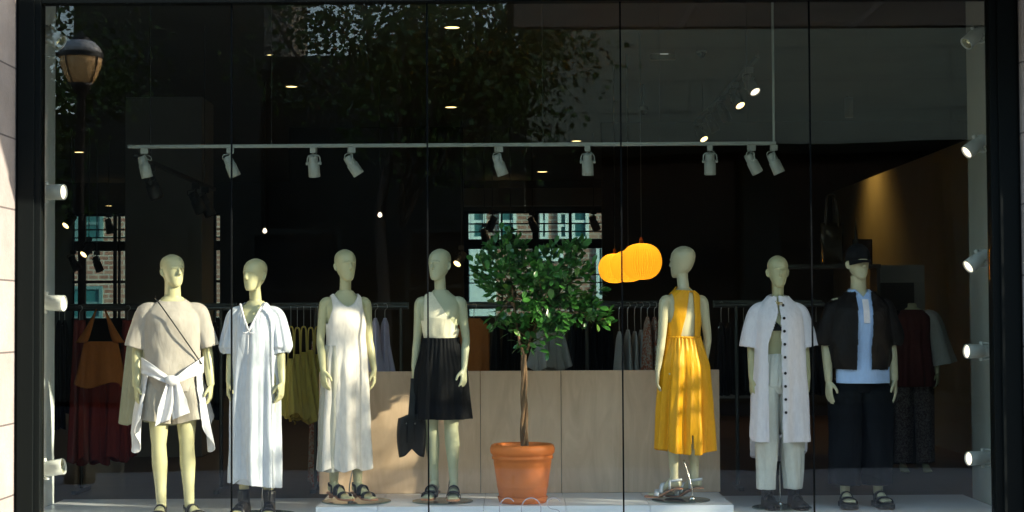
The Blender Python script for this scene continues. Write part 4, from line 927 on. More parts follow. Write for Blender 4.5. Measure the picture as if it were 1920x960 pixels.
c.shell([(.46, .0, .01, .214, .160), (.70, 0, .005, .204, .155), (1.0, 0, 0, .190, .146), (1.20, 0, -.002, .180, .138), (1.33, 0, -.006, .170, .128), (1.39, 0, .002, .164, .106), (1.425, 0, .01, .142, .086), (1.455, 0, .012, .112, .074), (1.482, 0, .012, .078, .066), (1.50, 0, .012, .070, .062)],
        fold=lambda T, Z, t: np.clip(1 - t, 0, 1) * (.016 * ridge(6 * T + 1.2 + np.sin(3 * Z)) + .006 * ridge(13 * T)) + wr(T, Z, .002, 1), zfun=hem6, closed=True, n=300, m=230)
for s in (-1, 1):
    c.sleeve([(s * .08, .008, 1.41), (s * .150, .008, 1.375), (s * .186, .010, 1.25), (s * .212, .008, 1.125)], [.042, .058, .066, .072], fold=lambda a, t, s=s: .006 * ridge(3 * a + 3 * t + s) * t, n=80, closed=True)
nz(c, .005, 8, 12); o = c.fuse('shirt_dress', M['pinkwhite'], m6, lambda x, y, z, a, b, k: cut6(x, y, z, 0 * x) | ((k < -.55) & (z < .62)) | ((k < -.75) & (z < 1.17) & (np.abs(x) > .17)), it=4, solid=.003)
g = MB()
for s in (-1, 1):
    rows = []
    for k in range(14):
        u = k / 13; a = R(165 - 150 * u) ; x = s * .074 * math.sin(a); y = .012 + .070 * (-math.cos(a) if a > PI / 2 else -math.cos(a)) ; z = 1.508 - .035 * u - .02 * u * u
        ox_ = s * (.012 + .030 * u); rows.append([(x, y, z), (x + ox_ * .6, y - .010 * u, z - .012), (x + ox_ * (1.0 if u < .95 else .9), y - .02 * u + .004, z - .038 - .028 * u ** 3)])
    g.grid(np.array(rows))
g.build('collar', M['pinkwhite'], o, smooth=True, solid=.003)
for k in range(9):
    z = 1.425 - k * .0915 - (.02 if k > 4 else 0)
    Tt = np.interp(z, [.46, .7, 1.0, 1.2, 1.33, 1.40, 1.435], [.165, .16, .15, .14, .132, .11, .088])
    g = MB(); g.lathe([(.0085, 0), (.0105, .002), (.0085, .004)], 14, M4=Matrix.Translation((.014, -Tt * .985 - .016, z)) @ Matrix.Rotation(R(90), 4, 'X')); g.build('button', M['leather'], o)
g = MB()
for k in range(15):
    u = k / 14 * 2 - 1; a = u * 1.15; x = .055 * math.sin(a); z = 1.435 + .045 * abs(u) ** 1.6; y = -.078 + .045 * abs(u) ** 1.4
    t_ = np.arange(13) * 2 * PI / 12; g.tube([(x + .0085 * math.cos(q), y + (.004 if k % 2 else 0) * math.sin(q), z + .008 * math.sin(q)) for q in t_], .0028, 6)
g.build('chain_necklace', M['chain'], m6, smooth=True)
for s, L in zip((-1, 1), LEG6): sandal(m6, L[1], L[2], L[3], 1.0, M['leather'], M['leather'], [(.06, .040, .075, 0), (.105, .046, .06, .0), (.155, .046, .055, .0)], sole_t=.02, back=False, name='ankle_shoe', boot=shoe_shell(.3))
disc_base(m6, (.01, .0), -.011, .21, [(.01, .06, 0), (.01, .06, .3)])

# ---- 7: man in black bomber jacket, pale polo and cap
m7 = mann(1613, 948, .85, WF + .016, R(4), 'male mannequin in a black cap, black bomber jacket, pale blue polo shirt and dark trousers')
P7 = dict(MAL)
LEG7 = [((-.105, -.01, .50), (-.115, .02, .105), R(-4), .0), ((.105, -.01, .50), (.125, .02, .105), R(2), .0)]
body(m7, P7, [((-.236, .02, 1.14), (-.236, -.03, .88), (-.02, -.15, -1), (.4, -1, 0)), ((.232, .02, 1.14), (.240, -.03, .885), (.03, -.1, -1), (-.3, -1, 0))], LEG7, M['skin_warm'], head_yaw=R(8), head_base=(-.01, -.012), ear=True, curl=.3, hand_s=1.08)
c = Cloth()
for s in (-1, 1):
    c.sleeve([(s * .085, 0, .90), (s * .100, 0, .75), (s * .110, -.005, .48), (s * .122, .012, .15)], [.085, .125, .112, .108], n=80, fold=lambda a, t, s=s: .008 * ridge(3 * a + s * 2 + 3 * t))
c.shell([(.80, 0, 0, .13, .11), (.88, 0, 0, .172, .12), (.98, 0, 0, .165, .112)], n=120, m=40); c.build('trousers', M['navy'], m7, smooth=True, solid=.004)
c = Cloth()
c.shell([(.865, .01, 0, .190, .140), (1.0, .01, 0, .188, .138), (1.2, 0, -.004, .188, .135), (1.33, 0, -.010, .190, .138), (1.40, 0, -.004, .190, .113), (1.44, 0, .006, .165, .094), (1.47, 0, .012, .125, .08), (1.50, 0, .014, .088, .072), (1.53, 0, .014, .074, .066)], fold=lambda T, Z, t: wr(T, Z, .004, 2) + .006 * ridge(5 * T + 1) * (1 - t), n=180, m=120,
        cut=lambda x, y, z, T: (y < 0) & (np.abs(x - .012) < (z - 1.475) * .9))
nz(c, .004, 8, 2); o = c.build('polo_shirt', M['polo'], m7, smooth=True, solid=.003)
g = MB()
for s in (-1, 1):
    rows = []
    for k in range(14):
        u = k / 13; a = R(165 - 145 * u); x = .006 + s * .080 * math.sin(a); y = .014 - .078 * math.cos(a); z = 1.548 - .045 * u
        rows.append([(x, y, z), (x + s * .012, y - .012 * u, z - .02), (x + s * (.018 + .012 * u), y - .018 * u, z - .045 - .03 * u ** 3)])
    g.grid(np.array(rows))
g.build('collar', M['polo'], o, smooth=True, solid=.003)
g = MB(); g.loft([np.array([(-.010, y, z), (.034, y, z), (.034, y - .004, z), (-.010, y - .004, z)]) for z, y in ((1.29, -.155), (1.38, -.142), (1.46, -.108))]); o2 = g.build('placket', M['pinkwhite'], o)
c = Cloth()
def cut7(x, y, z, T): return ((y < .02) & (x > -.062 + .05 * np.clip(z - 1.1, 0, .4)) & (x < .040 + .08 * np.clip(z - 1.1, 0, .4))) | (z > 1.512)
c.shell([(.96, .0, .0, .200, .155), (.985, 0, 0, .208, .162), (1.03, 0, 0, .220, .172), (1.15, 0, 0, .222, .174), (1.30, 0, -.006, .215, .165), (1.39, 0, -.002, .204, .140), (1.435, 0, .006, .182, .116), (1.47, 0, .012, .150, .098), (1.50, 0, .014, .112, .088), (1.53, 0, .014, .10, .082)],
        fold=lambda T, Z, t: wr(T, Z, .008, 2) + .008 * ridge(8 * T + 2 * np.sin(7 * Z)) * np.exp(-((Z - 1.05) / .1) ** 2) + .004 * ridge(60 * T) * (Z < .985), closed=True, n=260, m=150)
for s in (-1, 1):
    c.sleeve([(s * .11, .006, 1.42), (s * .175, .008, 1.385), (s * .212, .012, 1.29), (s * .238, .014, 1.19), (s * .236, .012, 1.13)], [.053, .072, .080, .078, .060], fold=lambda a, t, s=s: .008 * ridge(3 * a + 9 * t + s) * np.sin(PI * t), n=80, closed=True)
nz(c, .009, 7, 3); c.fuse('bomber_jacket', M['bomber'], m7, lambda x, y, z, a, b, k: cut7(x, y, z, 0 * x) | ((k < -.7) & (z < .99)) | ((k < -.75) & (z < 1.17) & (np.abs(x) > .2)), solid=.005)
cap = MB(); rings = []
for z, r_ in ((1.735, 1.0), (1.76, 1.03), (1.79, .98), (1.82, .84), (1.84, .62), (1.852, .36), (1.857, .08)): rings.append(ring(-.01, -.004, z, .083 * r_, .106 * r_, 32))
cap.loft(rings)
rows = [];
for u in np.linspace(0, 1, 8):
    rows.append([(-.01 + (.082 + .004 * u) * math.sin(a), -.004 - .104 * math.cos(a) - .062 * u * math.cos(a) ** .8, 1.738 - .018 * u - .022 * math.sin(a) ** 2 * u) for a in np.linspace(-1.25, 1.25, 17)])
o = cap.build('cap', M['black'], m7, smooth=True); o.rotation_euler = (0, 0, R(6))
g = MB(); g.grid(np.array(rows)); g.build('peak', M['black'], o, smooth=True, solid=.004)
for s, L in zip((-1, 1), LEG7): sandal(m7, L[1], L[2], 0.0, 1.08, M['leather'], M['rubber'], [(.05, .042, .045, 0), (.125, .053, .055, .0)], sole_t=.018, platform=.016, width=1.18)

# ---- 8: dim mannequin further inside at the right
m8 = mann(1712, 905, 4.2, IF, R(-6), 'shadowy mannequin deeper in the shop in dark red dress and patterned trousers')
P8 = dict(FEM); P8['torso'] = [q for q in FEM['torso'] if q[0] < 1.47] + [(1.475, 0, .012, .05, .045)]
def body8():
    g = MB(); T = sec_interp(FEM['torso'], 30); g.loft([ring(cx, cy, z, rx_, ry_, 28, 2.2) for z, cx, cy, rx_, ry_ in T]); g.tube([(0, .012, 1.45), (0, .008, 1.53)], [.046, .038], 16)
    for s in (-1, 1):
        g.tube([(s * .12, .008, 1.42), (s * .168, .008, 1.41), (s * .2, .02, 1.14), (s * .21, -.03, .9)], [.04, .042, .03, .021], 14, sub=4); hand_part(g, (s * .21, -.03, .9), (0, -.1, -1), (-s * .3, -1, 0), None, 1, .5, s)
        g.tube([(s * .085, .005, .9), (s * .09, -.01, .5), (s * .1, .02, .09)], [.088, .05, .031], 16, sub=4); mbside[0] = s; foot_part(g, (s * .1, .02, .09), 0, 0)
    return voxel(g, 'body', M['skin'], m8, .007)
body8()
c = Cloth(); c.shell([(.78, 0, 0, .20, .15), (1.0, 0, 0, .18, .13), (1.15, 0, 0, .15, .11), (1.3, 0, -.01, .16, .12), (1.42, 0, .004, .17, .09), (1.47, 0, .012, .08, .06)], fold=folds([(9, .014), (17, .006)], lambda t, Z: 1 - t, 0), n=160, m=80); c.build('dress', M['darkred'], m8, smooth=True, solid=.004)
c = Cloth()
c.sleeve([(.10, .008, 1.43), (.18, .008, 1.38), (.23, .01, 1.2), (.275, .01, .98)], [.04, .07, .08, .11], fold=lambda a, t: .012 * ridge(5 * a) * t); c.build('sleeve', M['greyshirt'], m8, smooth=True, solid=.003)
c = Cloth(); c.sleeve([(-.10, .008, 1.43), (-.18, .008, 1.38), (-.23, .01, 1.25)], [.04, .08, .10], fold=lambda a, t: .012 * ridge(5 * a) * t); c.build('ruffle_sleeve', M['black'], m8, smooth=True, solid=.003)
c = Cloth()
for s in (-1, 1): c.sleeve([(s * .085, 0, .95), (s * .09, -.005, .5), (s * .10, .012, .10)], [.095, .085, .075], fold=lambda a, t: .006 * ridge(5 * a)); 
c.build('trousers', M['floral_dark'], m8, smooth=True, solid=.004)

# ------------------------------------------------------------------ potted ficus
fy = .72
pt = at(980, 938, fy)
pot = tag(empty('plant_pot', (pt.x, fy, PF)), 'large round terracotta pot on the plinth holding the small ficus tree', 'plant pot')
S = 12.42 / F      # metres per photo pixel at the mannequins
def prof(lst): return [(a * S, b * S) for a, b in lst]
mb = MB(); mb.lathe(prof([(40, 0), (43, 3), (46, 20), (47, 24), (47.8, 26), (48.2, 29), (48, 30), (53, 66), (54, 70), (54, 76), (57, 78), (57.5, 82), (55, 84), (57.5, 86), (60, 90), (60.5, 97), (58.5, 103), (55, 105), (52, 103), (50, 96), (49, 85)]), 56, (0, 0, .016)); mb.build('pot_wall', M['terracotta'], pot, smooth=True)
mb = MB(); mb.lathe(prof([(42, 0), (44, 1), (47, 11), (46, 12), (43, 4), (20, 3)]), 48, (0, 0, .001)); mb.build('saucer', M['terracotta'], pot, smooth=True)
mb = MB(); mb.lathe(prof([(49, 84), (49.5, 90), (30, 93), (5, 94)]), 40, (0, 0, .016)); mb.build('soil', M['soil'], pot)
tree = tag(empty('potted_ficus', (pt.x, fy, PF + .016 + 93 * S)), 'small standard ficus tree with braided trunk and glossy green leaves in the terracotta pot', 'tree')
g = MB()
TX, TZ = tree.location.x, tree.location.z
def tl(px, py, dy=0.0):
    p = at(px, py, fy + dy); return np.array((p.x - TX, dy, p.z - TZ))
base = tl(983, 838); topp = tl(984, 668)
for k in range(3):
    pts = []
    for u in np.linspace(-.05, 1.02, 30):
        c = base + (topp - base) * u; a = u * 5.5 + k * 2.1; r_ = .018 - .006 * u; pts.append(c + np.array((r_ * math.cos(a) * 1.0 + (-.006 * u), r_ * math.sin(a), 0)))
    g.tube(pts, [.0155 - .005 * u for u in np.linspace(0, 1, 30)], 10)
rng = np.random.default_rng(11); tips = []
def branch(p0, p1, r0, r1, sag=.02, sub=6):
    mid = (np.array(p0) + np.array(p1)) / 2 + rng.normal(size=3) * .018; g.tube([p0, mid, p1], [r0, (r0 + r1) / 2, r1], 8, sub=sub); return mid
A_ = tl(966, 590, .0); B_ = tl(1000, 620, .03); C_ = tl(958, 520, -.02)
g.tube([topp, tl(974, 640), A_, C_, tl(950, 470, .0)], [.012, .010, .008, .006, .004], 9, sub=6)
g.tube([topp, tl(990, 650, .02), B_, tl(1030, 560, .05), tl(1060, 510, .02)], [.010, .009, .007, .006, .004], 9, sub=6)
for px, py, dy, nr in ((905, 495, -.05, 9), (898, 512, .10, 7), (925, 470, .05, 10), (948, 450, -.03, 11), (975, 472, .10, 11), (952, 500, -.18, 12), (1000, 490, -.05, 10), (1030, 478, .12, 9), (1062, 472, -.03, 11), (1088, 466, .06, 11), (1078, 498, -.12, 11), (1100, 510, .02, 8),
                       (1040, 520, -.18, 12), (1010, 540, .08, 11), (985, 530, -.15, 12), (945, 540, .0, 10), (962, 560, .12, 9), (1000, 575, -.12, 12), (1040, 565, .0, 12), (1072, 555, -.1, 11), (1098, 565, .06, 10), (1115, 585, -.04, 9), (1132, 598, .0, 7), (1085, 590, .05, 8), (1050, 595, -.05, 9),
                       (985, 605, .02, 7), (1015, 610, -.05, 8), (940, 585, .05, 6), (920, 540, -.02, 6), (1118, 545, .05, 4), (930, 600, .0, 3), (1005, 640, .03, 4), (1040, 625, .0, 4), (970, 500, .2, 10), (1050, 530, .22, 10), (1010, 510, -.24, 11), (955, 615, -.03, 4), (985, 650, .03, 3)):
    e = tl(px, py, dy); s = A_ + (C_ - A_) * rng.uniform(.1, .9) if px < 1000 else B_ + (tl(1030, 560, .05) - B_) * rng.uniform(.2, 1.0)
    if py > 600 : s = topp + (B_ - topp) * rng.uniform(.5, 1)
    mid = branch(s, e, .0042, .0018); tips.append((s, mid, e, nr))
g.build('trunk', M['bark'], tree, smooth=True)
V = []; Fc = []; V2 = []; F2 = []
def leaf(Vl, Fl, p, d, up, L, W):
    d = d / np.linalg.norm(d); s = np.cross(d, up); s /= np.linalg.norm(s) + 1e-9; n_ = np.cross(s, d); n0 = len(Vl)
    for a, w_, h in ((0, .0, 0), (.12, .035, .0), (.35, .36, .035), (.62, .50, .045), (.85, .36, .02), (1.0, .0, -.02)):
        for q in (-1, 0, 1):
            Vl.append(p + d * L * a + s * W * w_ * q + n_ * (L * h * (abs(q)) * 1.0 - L * .10 * a * a))
    for i in range(5):
        for q in (0, 1): Fl.append((n0 + i * 3 + q, n0 + i * 3 + q + 1, n0 + i * 3 + q + 4, n0 + i * 3 + q + 3))
for s, m_, e, nr in tips:
    for k in range(int(nr * 5.6)):
        if k < nr * 2.4: p = e + rng.normal(size=3) * .024
        else:
            u = rng.uniform(.55, 1.0); p = (1 - u) ** 2 * s + 2 * u * (1 - u) * m_ + u * u * e + rng.normal(size=3) * .030
        out = p - (s * .6 + m_ * .4); out /= np.linalg.norm(out) + 1e-9
        d = out * .7 + rng.normal(size=3) * .65 + np.array((0, 0, .15)); up = np.array((0, -.3, 1)) + rng.normal(size=3) * .45
        L = rng.uniform(.055, .09)
        if rng.random() < .05: leaf(V2, F2, p, d, up, L * .95, L * .5)
        else: leaf(V, Fc, p, d, up, L, L * rng.uniform(.42, .56))
lf = MB(); lf.add(np.array(V), Fc); cr = lf.build('crown', M['leaf'], tree, smooth=True)
lf = MB(); lf.add(np.array(V2), F2); lf.build('young_leaves', M['leaf2'], cr, smooth=True)

# ------------------------------------------------------------------ track, track spotlights
TY = .95
ta, tb_ = at(238, 273, TY), at(1456, 269, TY)
trk = tag(empty('light_track', (0, TY, 0)), 'long pale lighting track hung above the mannequins', 'lighting track')
tz = (ta.z + tb_.z) / 2
mb = MB(); mb.box(ta.x, tb_.x, -.017, .017, tz - .013, tz + .012); mb.build('rail', M['track'], trk, bevel=.003)
for px in (508, 1018, 1238, 1403):
    x = at(px, 265, TY).x; mb = MB(); mb.tube([(x, 0, tz + .012), (x, 0, CEIL - .001)], .0012, 6); mb.lathe([(.006, 0), (.004, .03)], 8, (x, 0, tz + .012)); mb.build('suspension_wire', M['darkspot'], trk)
x = at(1452, 200, TY).x; mb = MB(); mb.tube([(x, 0, tz + .012), (x, 0, CEIL - .001)], .009, 10); mb.build('drop_rod', M['track'], trk)
def spotlight(name, label, loc, pan, tilt, group, lit=False, body='spot', scale=1.0, hor=False, power=0, aim=None, col=(1, .8, .55)):
    """pan: turn about the vertical stem; tilt: from straight down (0) outwards"""
    t = tag(empty(name, loc), label, 'spotlight', group)
    A = Matrix.Rotation(pan, 4, 'Z'); B = A @ Matrix.Translation((0, 0, -.115 * scale)) @ Matrix.Rotation(tilt, 4, 'Y')
    if hor: A = Matrix.Rotation(R(90) * hor, 4, 'Y') @ Matrix.Rotation(pan, 4, 'Z'); B = A @ Matrix.Translation((0, 0, -.115 * scale)) @ Matrix.Rotation(tilt, 4, 'Y')
    if aim: B = Matrix.Translation((A @ Vector((0, 0, -.115 * scale)))) @ Vector(aim).to_track_quat('-Z', 'Y').to_matrix().to_4x4()
    s = scale
    g = MB(); g.box(-.026 * s, .026 * s, -.020 * s, .020 * s, -.040 * s, .0, A); g.tube([xf([(0, 0, -.04 * s)], A)[0], xf([(0, 0, -.055 * s)], A)[0]], .008 * s, 10); g.build('adapter', M[body], t, bevel=.002)
    g = MB(); g.tube([xf([q], A)[0] for q in ((0, -.046 * s, -.118 * s), (0, -.048 * s, -.085 * s), (0, -.036 * s, -.058 * s), (0, 0, -.053 * s), (0, .036 * s, -.058 * s), (0, .048 * s, -.085 * s), (0, .046 * s, -.118 * s))], .0048 * s, 8, sub=4)
    g.lathe([(.011 * s, -.056 * s), (.011 * s, .056 * s)], 12, M4=B @ Matrix.Rotation(R(90), 4, 'X')); g.build('yoke', M[body], t, smooth=False)
    g = MB(); g.lathe([(.012 * s, .060 * s), (.030 * s, .056 * s), (.033 * s, .048 * s), (.034 * s, .0), (.0405 * s, -.008 * s), (.042 * s, -.095 * s), (.040 * s, -.097 * s), (.037 * s, -.095 * s), (.035 * s, -.080 * s)], 28, M4=B, cap=False)
    g.lathe([(.0345 * s, .012 * s), (.0355 * s, .014 * s), (.0355 * s, .018 * s), (.0345 * s, .02 * s)], 24, M4=B, cap=False); g.build('lamp_head', M[body], t, smooth=True)
    o = t
    g = MB()
    if lit: g.lathe([(.0355 * s, -.088 * s), (.0355 * s, -.086 * s)], 24, M4=B)
    else: g.lathe([(.036 * s, -.088 * s), (.030 * s, -.075 * s), (.018 * s, -.062 * s), (.006 * s, -.058 * s)], 16, M4=B); 
    g.build('lens' if lit else 'reflector', M[lit] if lit else M['reflector'], t, smooth=not lit)
    g = MB(); g.tube([xf([q], A)[0] for q in ((-.01 * s, -.02 * s, -.045 * s), (-.05 * s, -.03 * s, -.055 * s), (-.05 * s, -.02 * s, -.085 * s))] + [xf([(-.01 * s, 0, .058 * s)], B)[0]], .003 * s, 6, sub=4); g.build('cable', M[body], t, smooth=True)
    if power:
        ld = bpy.data.lights.new('spot_beam', 'SPOT'); lo = bpy.data.objects.new('spot_beam', ld); COL.objects.link(lo); lo.parent = t
        ld.energy = power; ld.spot_size = R(70); ld.spot_blend = .8; ld.color = col; ld.shadow_soft_size = .03
        lo.matrix_local = B @ Matrix.Translation((0, 0, -.10 * s))
    return t
gs = 'white spotlights hanging from the long track'
for px, pan, tilt, lab in ((268, R(200), R(15), 'white spotlight at the far left end of the long track'),
                           (430, R(10), R(-22), 'white spotlight crossed by the first glass joint from the left'),
                           (587, R(80), R(-14), 'white spotlight pointing straight down, left of a tilted one'),
                           (658, R(15), R(-34), 'tilted white spotlight above the ivory dress mannequin'),
                           (935, R(20), R(-20), 'white spotlight on the track above the potted ficus'),
                           (1102, R(85), R(-10), 'white spotlight on the track left of the yellow pendant shades'),
                           (1332, R(85), R(-10), 'white spotlight on the track right of the yellow jumpsuit mannequin'),
                           (1410, R(18), R(-30), 'tilted white spotlight next to the last one on the long track'),
                           (1452, R(0), R(-24), 'white spotlight under the vertical rod at the right end of the track')):
    x = at(px, 272, TY).x; spotlight('track_spotlight', lab, (x, TY, tz - .013), pan, tilt, gs)
# side spotlights on the return walls, three lit on each side and one pale at the top
for i, (py, am) in enumerate(((62, (.8, -.3, -.5)), (360, (1, -.22, 0)), (567, (1, -.15, -.05)), (878, (1, -.12, .16)))):
    p = at(96, py, .6); lit = 'lampon' if i in (1, 2) else False
    spotlight('wall_spotlight', ('unlit white wall spotlight high at left behind the mirrored street lamp', 'upper lit white wall spotlight on the left return wall', 'lower lit white wall spotlight on the left return wall', 'unlit lowest white wall spotlight on the left return wall')[i], (-RW + .001, .6, p.z), R(90), 0, 'spotlights on the left return wall', lit, 'spotside', 1.35, hor=-1, power=(0, 1, 1, 0)[i], aim=am)
for i, (py, am) in enumerate(((62, (-.7, -.3, -.6)), (268, (-.75, -.22, -.55)), (484, (-.75, -.25, -.5)), (658, (-.9, -.24, 0)), (857, (-.9, -.28, -.02)))):
    p = at(1860, py, .6); lit = 'lampon' if i else False
    spotlight('wall_spotlight', ('unlit white wall spotlight at the top of the right return wall', 'lit right wall spotlight level with the long track', 'lit right wall spotlight level with the black cap', 'level lit right wall spotlight beside the bomber jacket hem', 'lowest lit right wall spotlight near the floor')[i], (RW - .001, .6, p.z), R(-90), 0, 'spotlights on the right return wall', lit, 'spotside', 1.2, hor=1, power=1.0 if i else 0, aim=am)

# tracks running into the shop
def inner_track(name, label, x, y0, y1, z, spots, gr, labs):
    t = tag(empty(name, (x, y0, z)), label, 'lighting track'); mb = MB(); mb.box(-.02, .02, 0, y1 - y0, 0, .03); mb.build('rail', M['darkspot'], t)
    for k in (.15, .85): mb = MB(); mb.tube([(0, (y1 - y0) * k, .03), (0, (y1 - y0) * k, CEIL - z)], .004, 6); mb.build('suspension_wire', M['darkspot'], t)
    for (yy, pan, tilt, lit, bd), lab in zip(spots, labs): spotlight('inner_spotlight', lab, (x, yy, z), pan, tilt, gr, lit, bd, 1.35, aim=(.35, -.55, -.75) if lit else None)
inner_track('light_track', 'dark lighting track running back into the shop at upper right', 2.30, 4.6, 10.2, CZ + 2.40,
    [(5.2, R(0), R(-25), 'lampon', 'column'), (6.3, R(5), R(-18), 'warmdot', 'darkspot'), (7.4, R(0), R(-25), False, 'darkspot'), (8.5, R(0), R(-25), False, 'darkspot'), (9.7, R(170), R(20), 'warmdot', 'darkspot')],
    'spotlights on the upper right inner track', ['brightest round lit spotlight of the upper right inner track', 'second lit spotlight on the upper right inner track', 'unlit spotlight next to the second lit one on the inner track', 'unlit spotlight next to the lowest lit one on the inner track', 'lowest lit spotlight at the far end of the inner track'])
inner_track('light_track', 'dark lighting track running back behind the left end of the long track', -2.93, 2.0, 5.6, CZ + 1.26,
    [(2.6, R(0), R(-20), False, 'darkspot'), (4.6, R(0), R(-25), False, 'darkspot'), (5.1, R(0), R(-25), False, 'darkspot')],
    'dark spotlights on the left inner track', ['dark unlit spotlight nearest the window on the left inner track', 'dark unlit spotlight in the middle of the left inner track', 'dark unlit spotlight at the far end of the left inner track'])
# dark spotlights hanging before the rear windows, some of them lit
for px, py, Y, lit, lab in ((203, 418, 16, False, 'dark spotlight hanging in front of the upper left rear window'), (137, 487, 15, False, 'dark spotlight low in front of the left rear window'), (181, 489, 15.5, False, 'dark spotlight right of the mullion in the left rear window'), (132, 408, 14, 'warmdot', 'lit spotlight at the top left of the left rear window'), (166, 462, 14, 'warmdot', 'lit spotlight before the thick bar of the left rear window'),
                            (923, 412, 15, False, 'dark spotlight in the upper part of the middle rear window'), (908, 436, 15.6, False, 'dark tilted spotlight lower left in the middle rear window'), (957, 444, 14, 'warmdot', 'lit spotlight just above the ficus top'), (998, 414, 15, False, 'dark spotlight right of centre in the middle rear window'), (1113, 412, 15, False, 'dark spotlight at the right end of the middle rear window'), (865, 478, 13, 'warmdot', 'small lit spotlight left of the ficus crown')):
    p = at(px, py - 18, Y)
    t = spotlight('rear_spotlight', lab, (p.x, Y, p.z), R(random.uniform(-30, 30)), R(random.choice((-25, -12, 18, 28))), 'spotlights before the rear windows', lit, 'darkspot', 1.5, aim=(-.4, -.6, -.6) if lit else None)
    mb = MB(); mb.tube([(0, 0, 0), (0, 0, CEIL - p.z)], .006, 6); mb.build('drop_rod', M['darkspot'], t)
# bare bright points and recessed downlights
for px, py, lab in ((712, 403, 'bright round bulb high above the cream topped mannequin'), (496, 433, 'bright round bulb above the pale blue dress mannequin')):
    p = at(px, py, 9); t = tag(empty('hanging_bulb', (p.x, 9, p.z)), lab, 'light bulb', 'bright bulbs inside the shop')
    mb = MB(); mb.lathe([(.006, -.026), (.02, -.018), (.027, 0), (.02, .02), (.010, .034)], 16); mb.build('bulb', M['lampon'], t, smooth=True)
    mb = MB(); mb.tube([(0, 0, .034), (0, 0, CEIL - p.z)], .004, 6); mb.lathe([(.014, .034), (.014, .07)], 12); mb.build('cord', M['darkspot'], t)
for px, py, r_, lab in ((847, 48, .075, 'recessed downlight nearest the window'), (845, 199, .08, 'recessed downlight below the nearest one'), (545, 160, .07, 'faint long recessed downlight left of the first joint pair'), (503, 100, .03, 'tiny recessed light at upper left'), (624, 265, .10, 'recessed downlight just above the track beside the tilted spotlight'), (835, 280, .08, 'recessed downlight just below the track beside the second glass joint'),
                        (1081, 263, .08, 'recessed downlight just above the track left of the pendants'), (1017, 321, .10, 'recessed downlight below the track above the ficus'), (146, 284, .08, 'recessed downlight at far left'), (203, 385, .07, 'recessed light just above the left rear window'), (945, 372, .10, 'dim recessed light above the middle rear window')):
    q = at(px, py, 5); dv = (q - Vector((0, -CD, CZ))); k = (CEIL - CZ) / dv.z; w_ = Vector((0, -CD, CZ)) + dv * k
    if w_.y > BK - .2: w_ = Vector((0, -CD, CZ)) + dv * ((BK - .5 + CD) / dv.y)
    z = CEIL if abs(w_.z - CEIL) < .05 else w_.z
    t = tag(empty('recessed_light', (w_.x, w_.y, z)), lab, 'ceiling light', 'recessed ceiling lights')
    mb = MB(); mb.lathe([(r_ + .02, -.001), (r_ + .018, -.008), (r_, -.008), (r_ - .005, -.001)], 24, cap=False); mb.build('trim_ring', M['darkspot'], t)
    mb = MB(); mb.lathe([(r_ - .004, -.004), (r_ - .004, -.002)], 24); mb.build('lens', M['warmdot'], t)
    if r_ > .06 and z == CEIL:
        ld = bpy.data.lights.new('downlight_beam', 'SPOT'); lo = bpy.data.objects.new('downlight_beam', ld); COL.objects.link(lo); lo.parent = t
        ld.energy = 14; ld.spot_size = R(120); ld.spot_blend = .7; ld.color = (1, .74, .42); ld.shadow_soft_size = .07; lo.location = (0, 0, -.02)
# sign box, security domes
p = at(1244, 98, 7.0); t = tag(empty('ceiling_sign', (p.x, 7.0, p.z)), 'small bronze ceiling sign box with a pale lit strip', 'sign')
mb = MB(); mb.box(-.135, .135, -.03, .03, -.07, .07); mb.tube([(0, 0, .07), (0, 0, CEIL - p.z)], .01, 6); mb.build('sign_box', M['bronze'], t, bevel=.005)
mb = MB(); mb.box(-.03, .055, -.036, -.031, -.014, .006); mb.build('lit_strip', M['sign'], t)
for px, py, lab in ((1317, 97, 'security camera dome right of the ceiling sign'), (1207, 206, 'smaller security camera dome above the pendants')):
    p = at(px, py, 6.8 if px > 1300 else 9.5); t = tag(empty('security_camera', (p.x, p.y, p.z)), lab, 'security camera', 'dome cameras')
    mb = MB(); mb.lathe([(.055, 0), (.058, .03), (.05, .045)], 24); mb.tube([(0, 0, .04), (0, 0, CEIL - p.z)], .012, 8); mb.build('housing', M['column'], t, smooth=False)
    mb = MB(); mb.lathe([(.01, -.05), (.032, -.035), (.042, -.012), (.044, 0)], 24); mb.build('dome', M['dome'], t, smooth=True)
# ------------------------------------------------------------------ pleated pendants
def pendant(px, py, rp, Y, lab):
    p = at(px, py, Y); r_ = rp * (Y + CD) / F
    t = tag(empty('pendant_lamp', tuple(p)), lab, 'pendant lamp', 'yellow pleated pendant lamps')
    rings = []; n = 96; a = np.arange(n) * 2 * PI / n
    for v in np.linspace(-PI / 2 * .93, PI / 2 * .90, 17):
        rr = r_ * math.cos(v) ** .75; zz = r_ * .92 * math.sin(v); fl = 1 + .035 * np.where(np.arange(n) % 2, 1, -1)
        rings.append(np.stack([rr * fl * np.cos(a), rr * fl * np.sin(a), np.full(n, zz)], 1))
    g = MB(); g.loft(rings, cap=False); g.build('shade', M['pendant'], t)
    ld = bpy.data.lights.new('bulb_light', 'POINT'); lo = bpy.data.objects.new('bulb_light', ld); COL.objects.link(lo); lo.parent = t; ld.energy = .55; ld.color = (1, .68, .38); ld.shadow_soft_size = .05; lo.location = (0, 0, r_ * .15)
    g = MB(); g.lathe([(r_ * .16, r_ * .88), (r_ * .10, r_ * 1.05), (r_ * .08, r_ * 1.22)], 16); g.build('collar', M['orange'], t)
    g = MB(); g.tube([(0, 0, r_ * 1.22), (0, 0, CEIL - p.z)], .004, 6); g.build('cable', M['hanger'], t)
pendant(1203, 490, 37, 5.6, 'largest yellow pleated pendant lamp, right one of the three')
pendant(1178, 499, 32, 7.0, 'yellow pleated pendant lamp between and behind the other two')
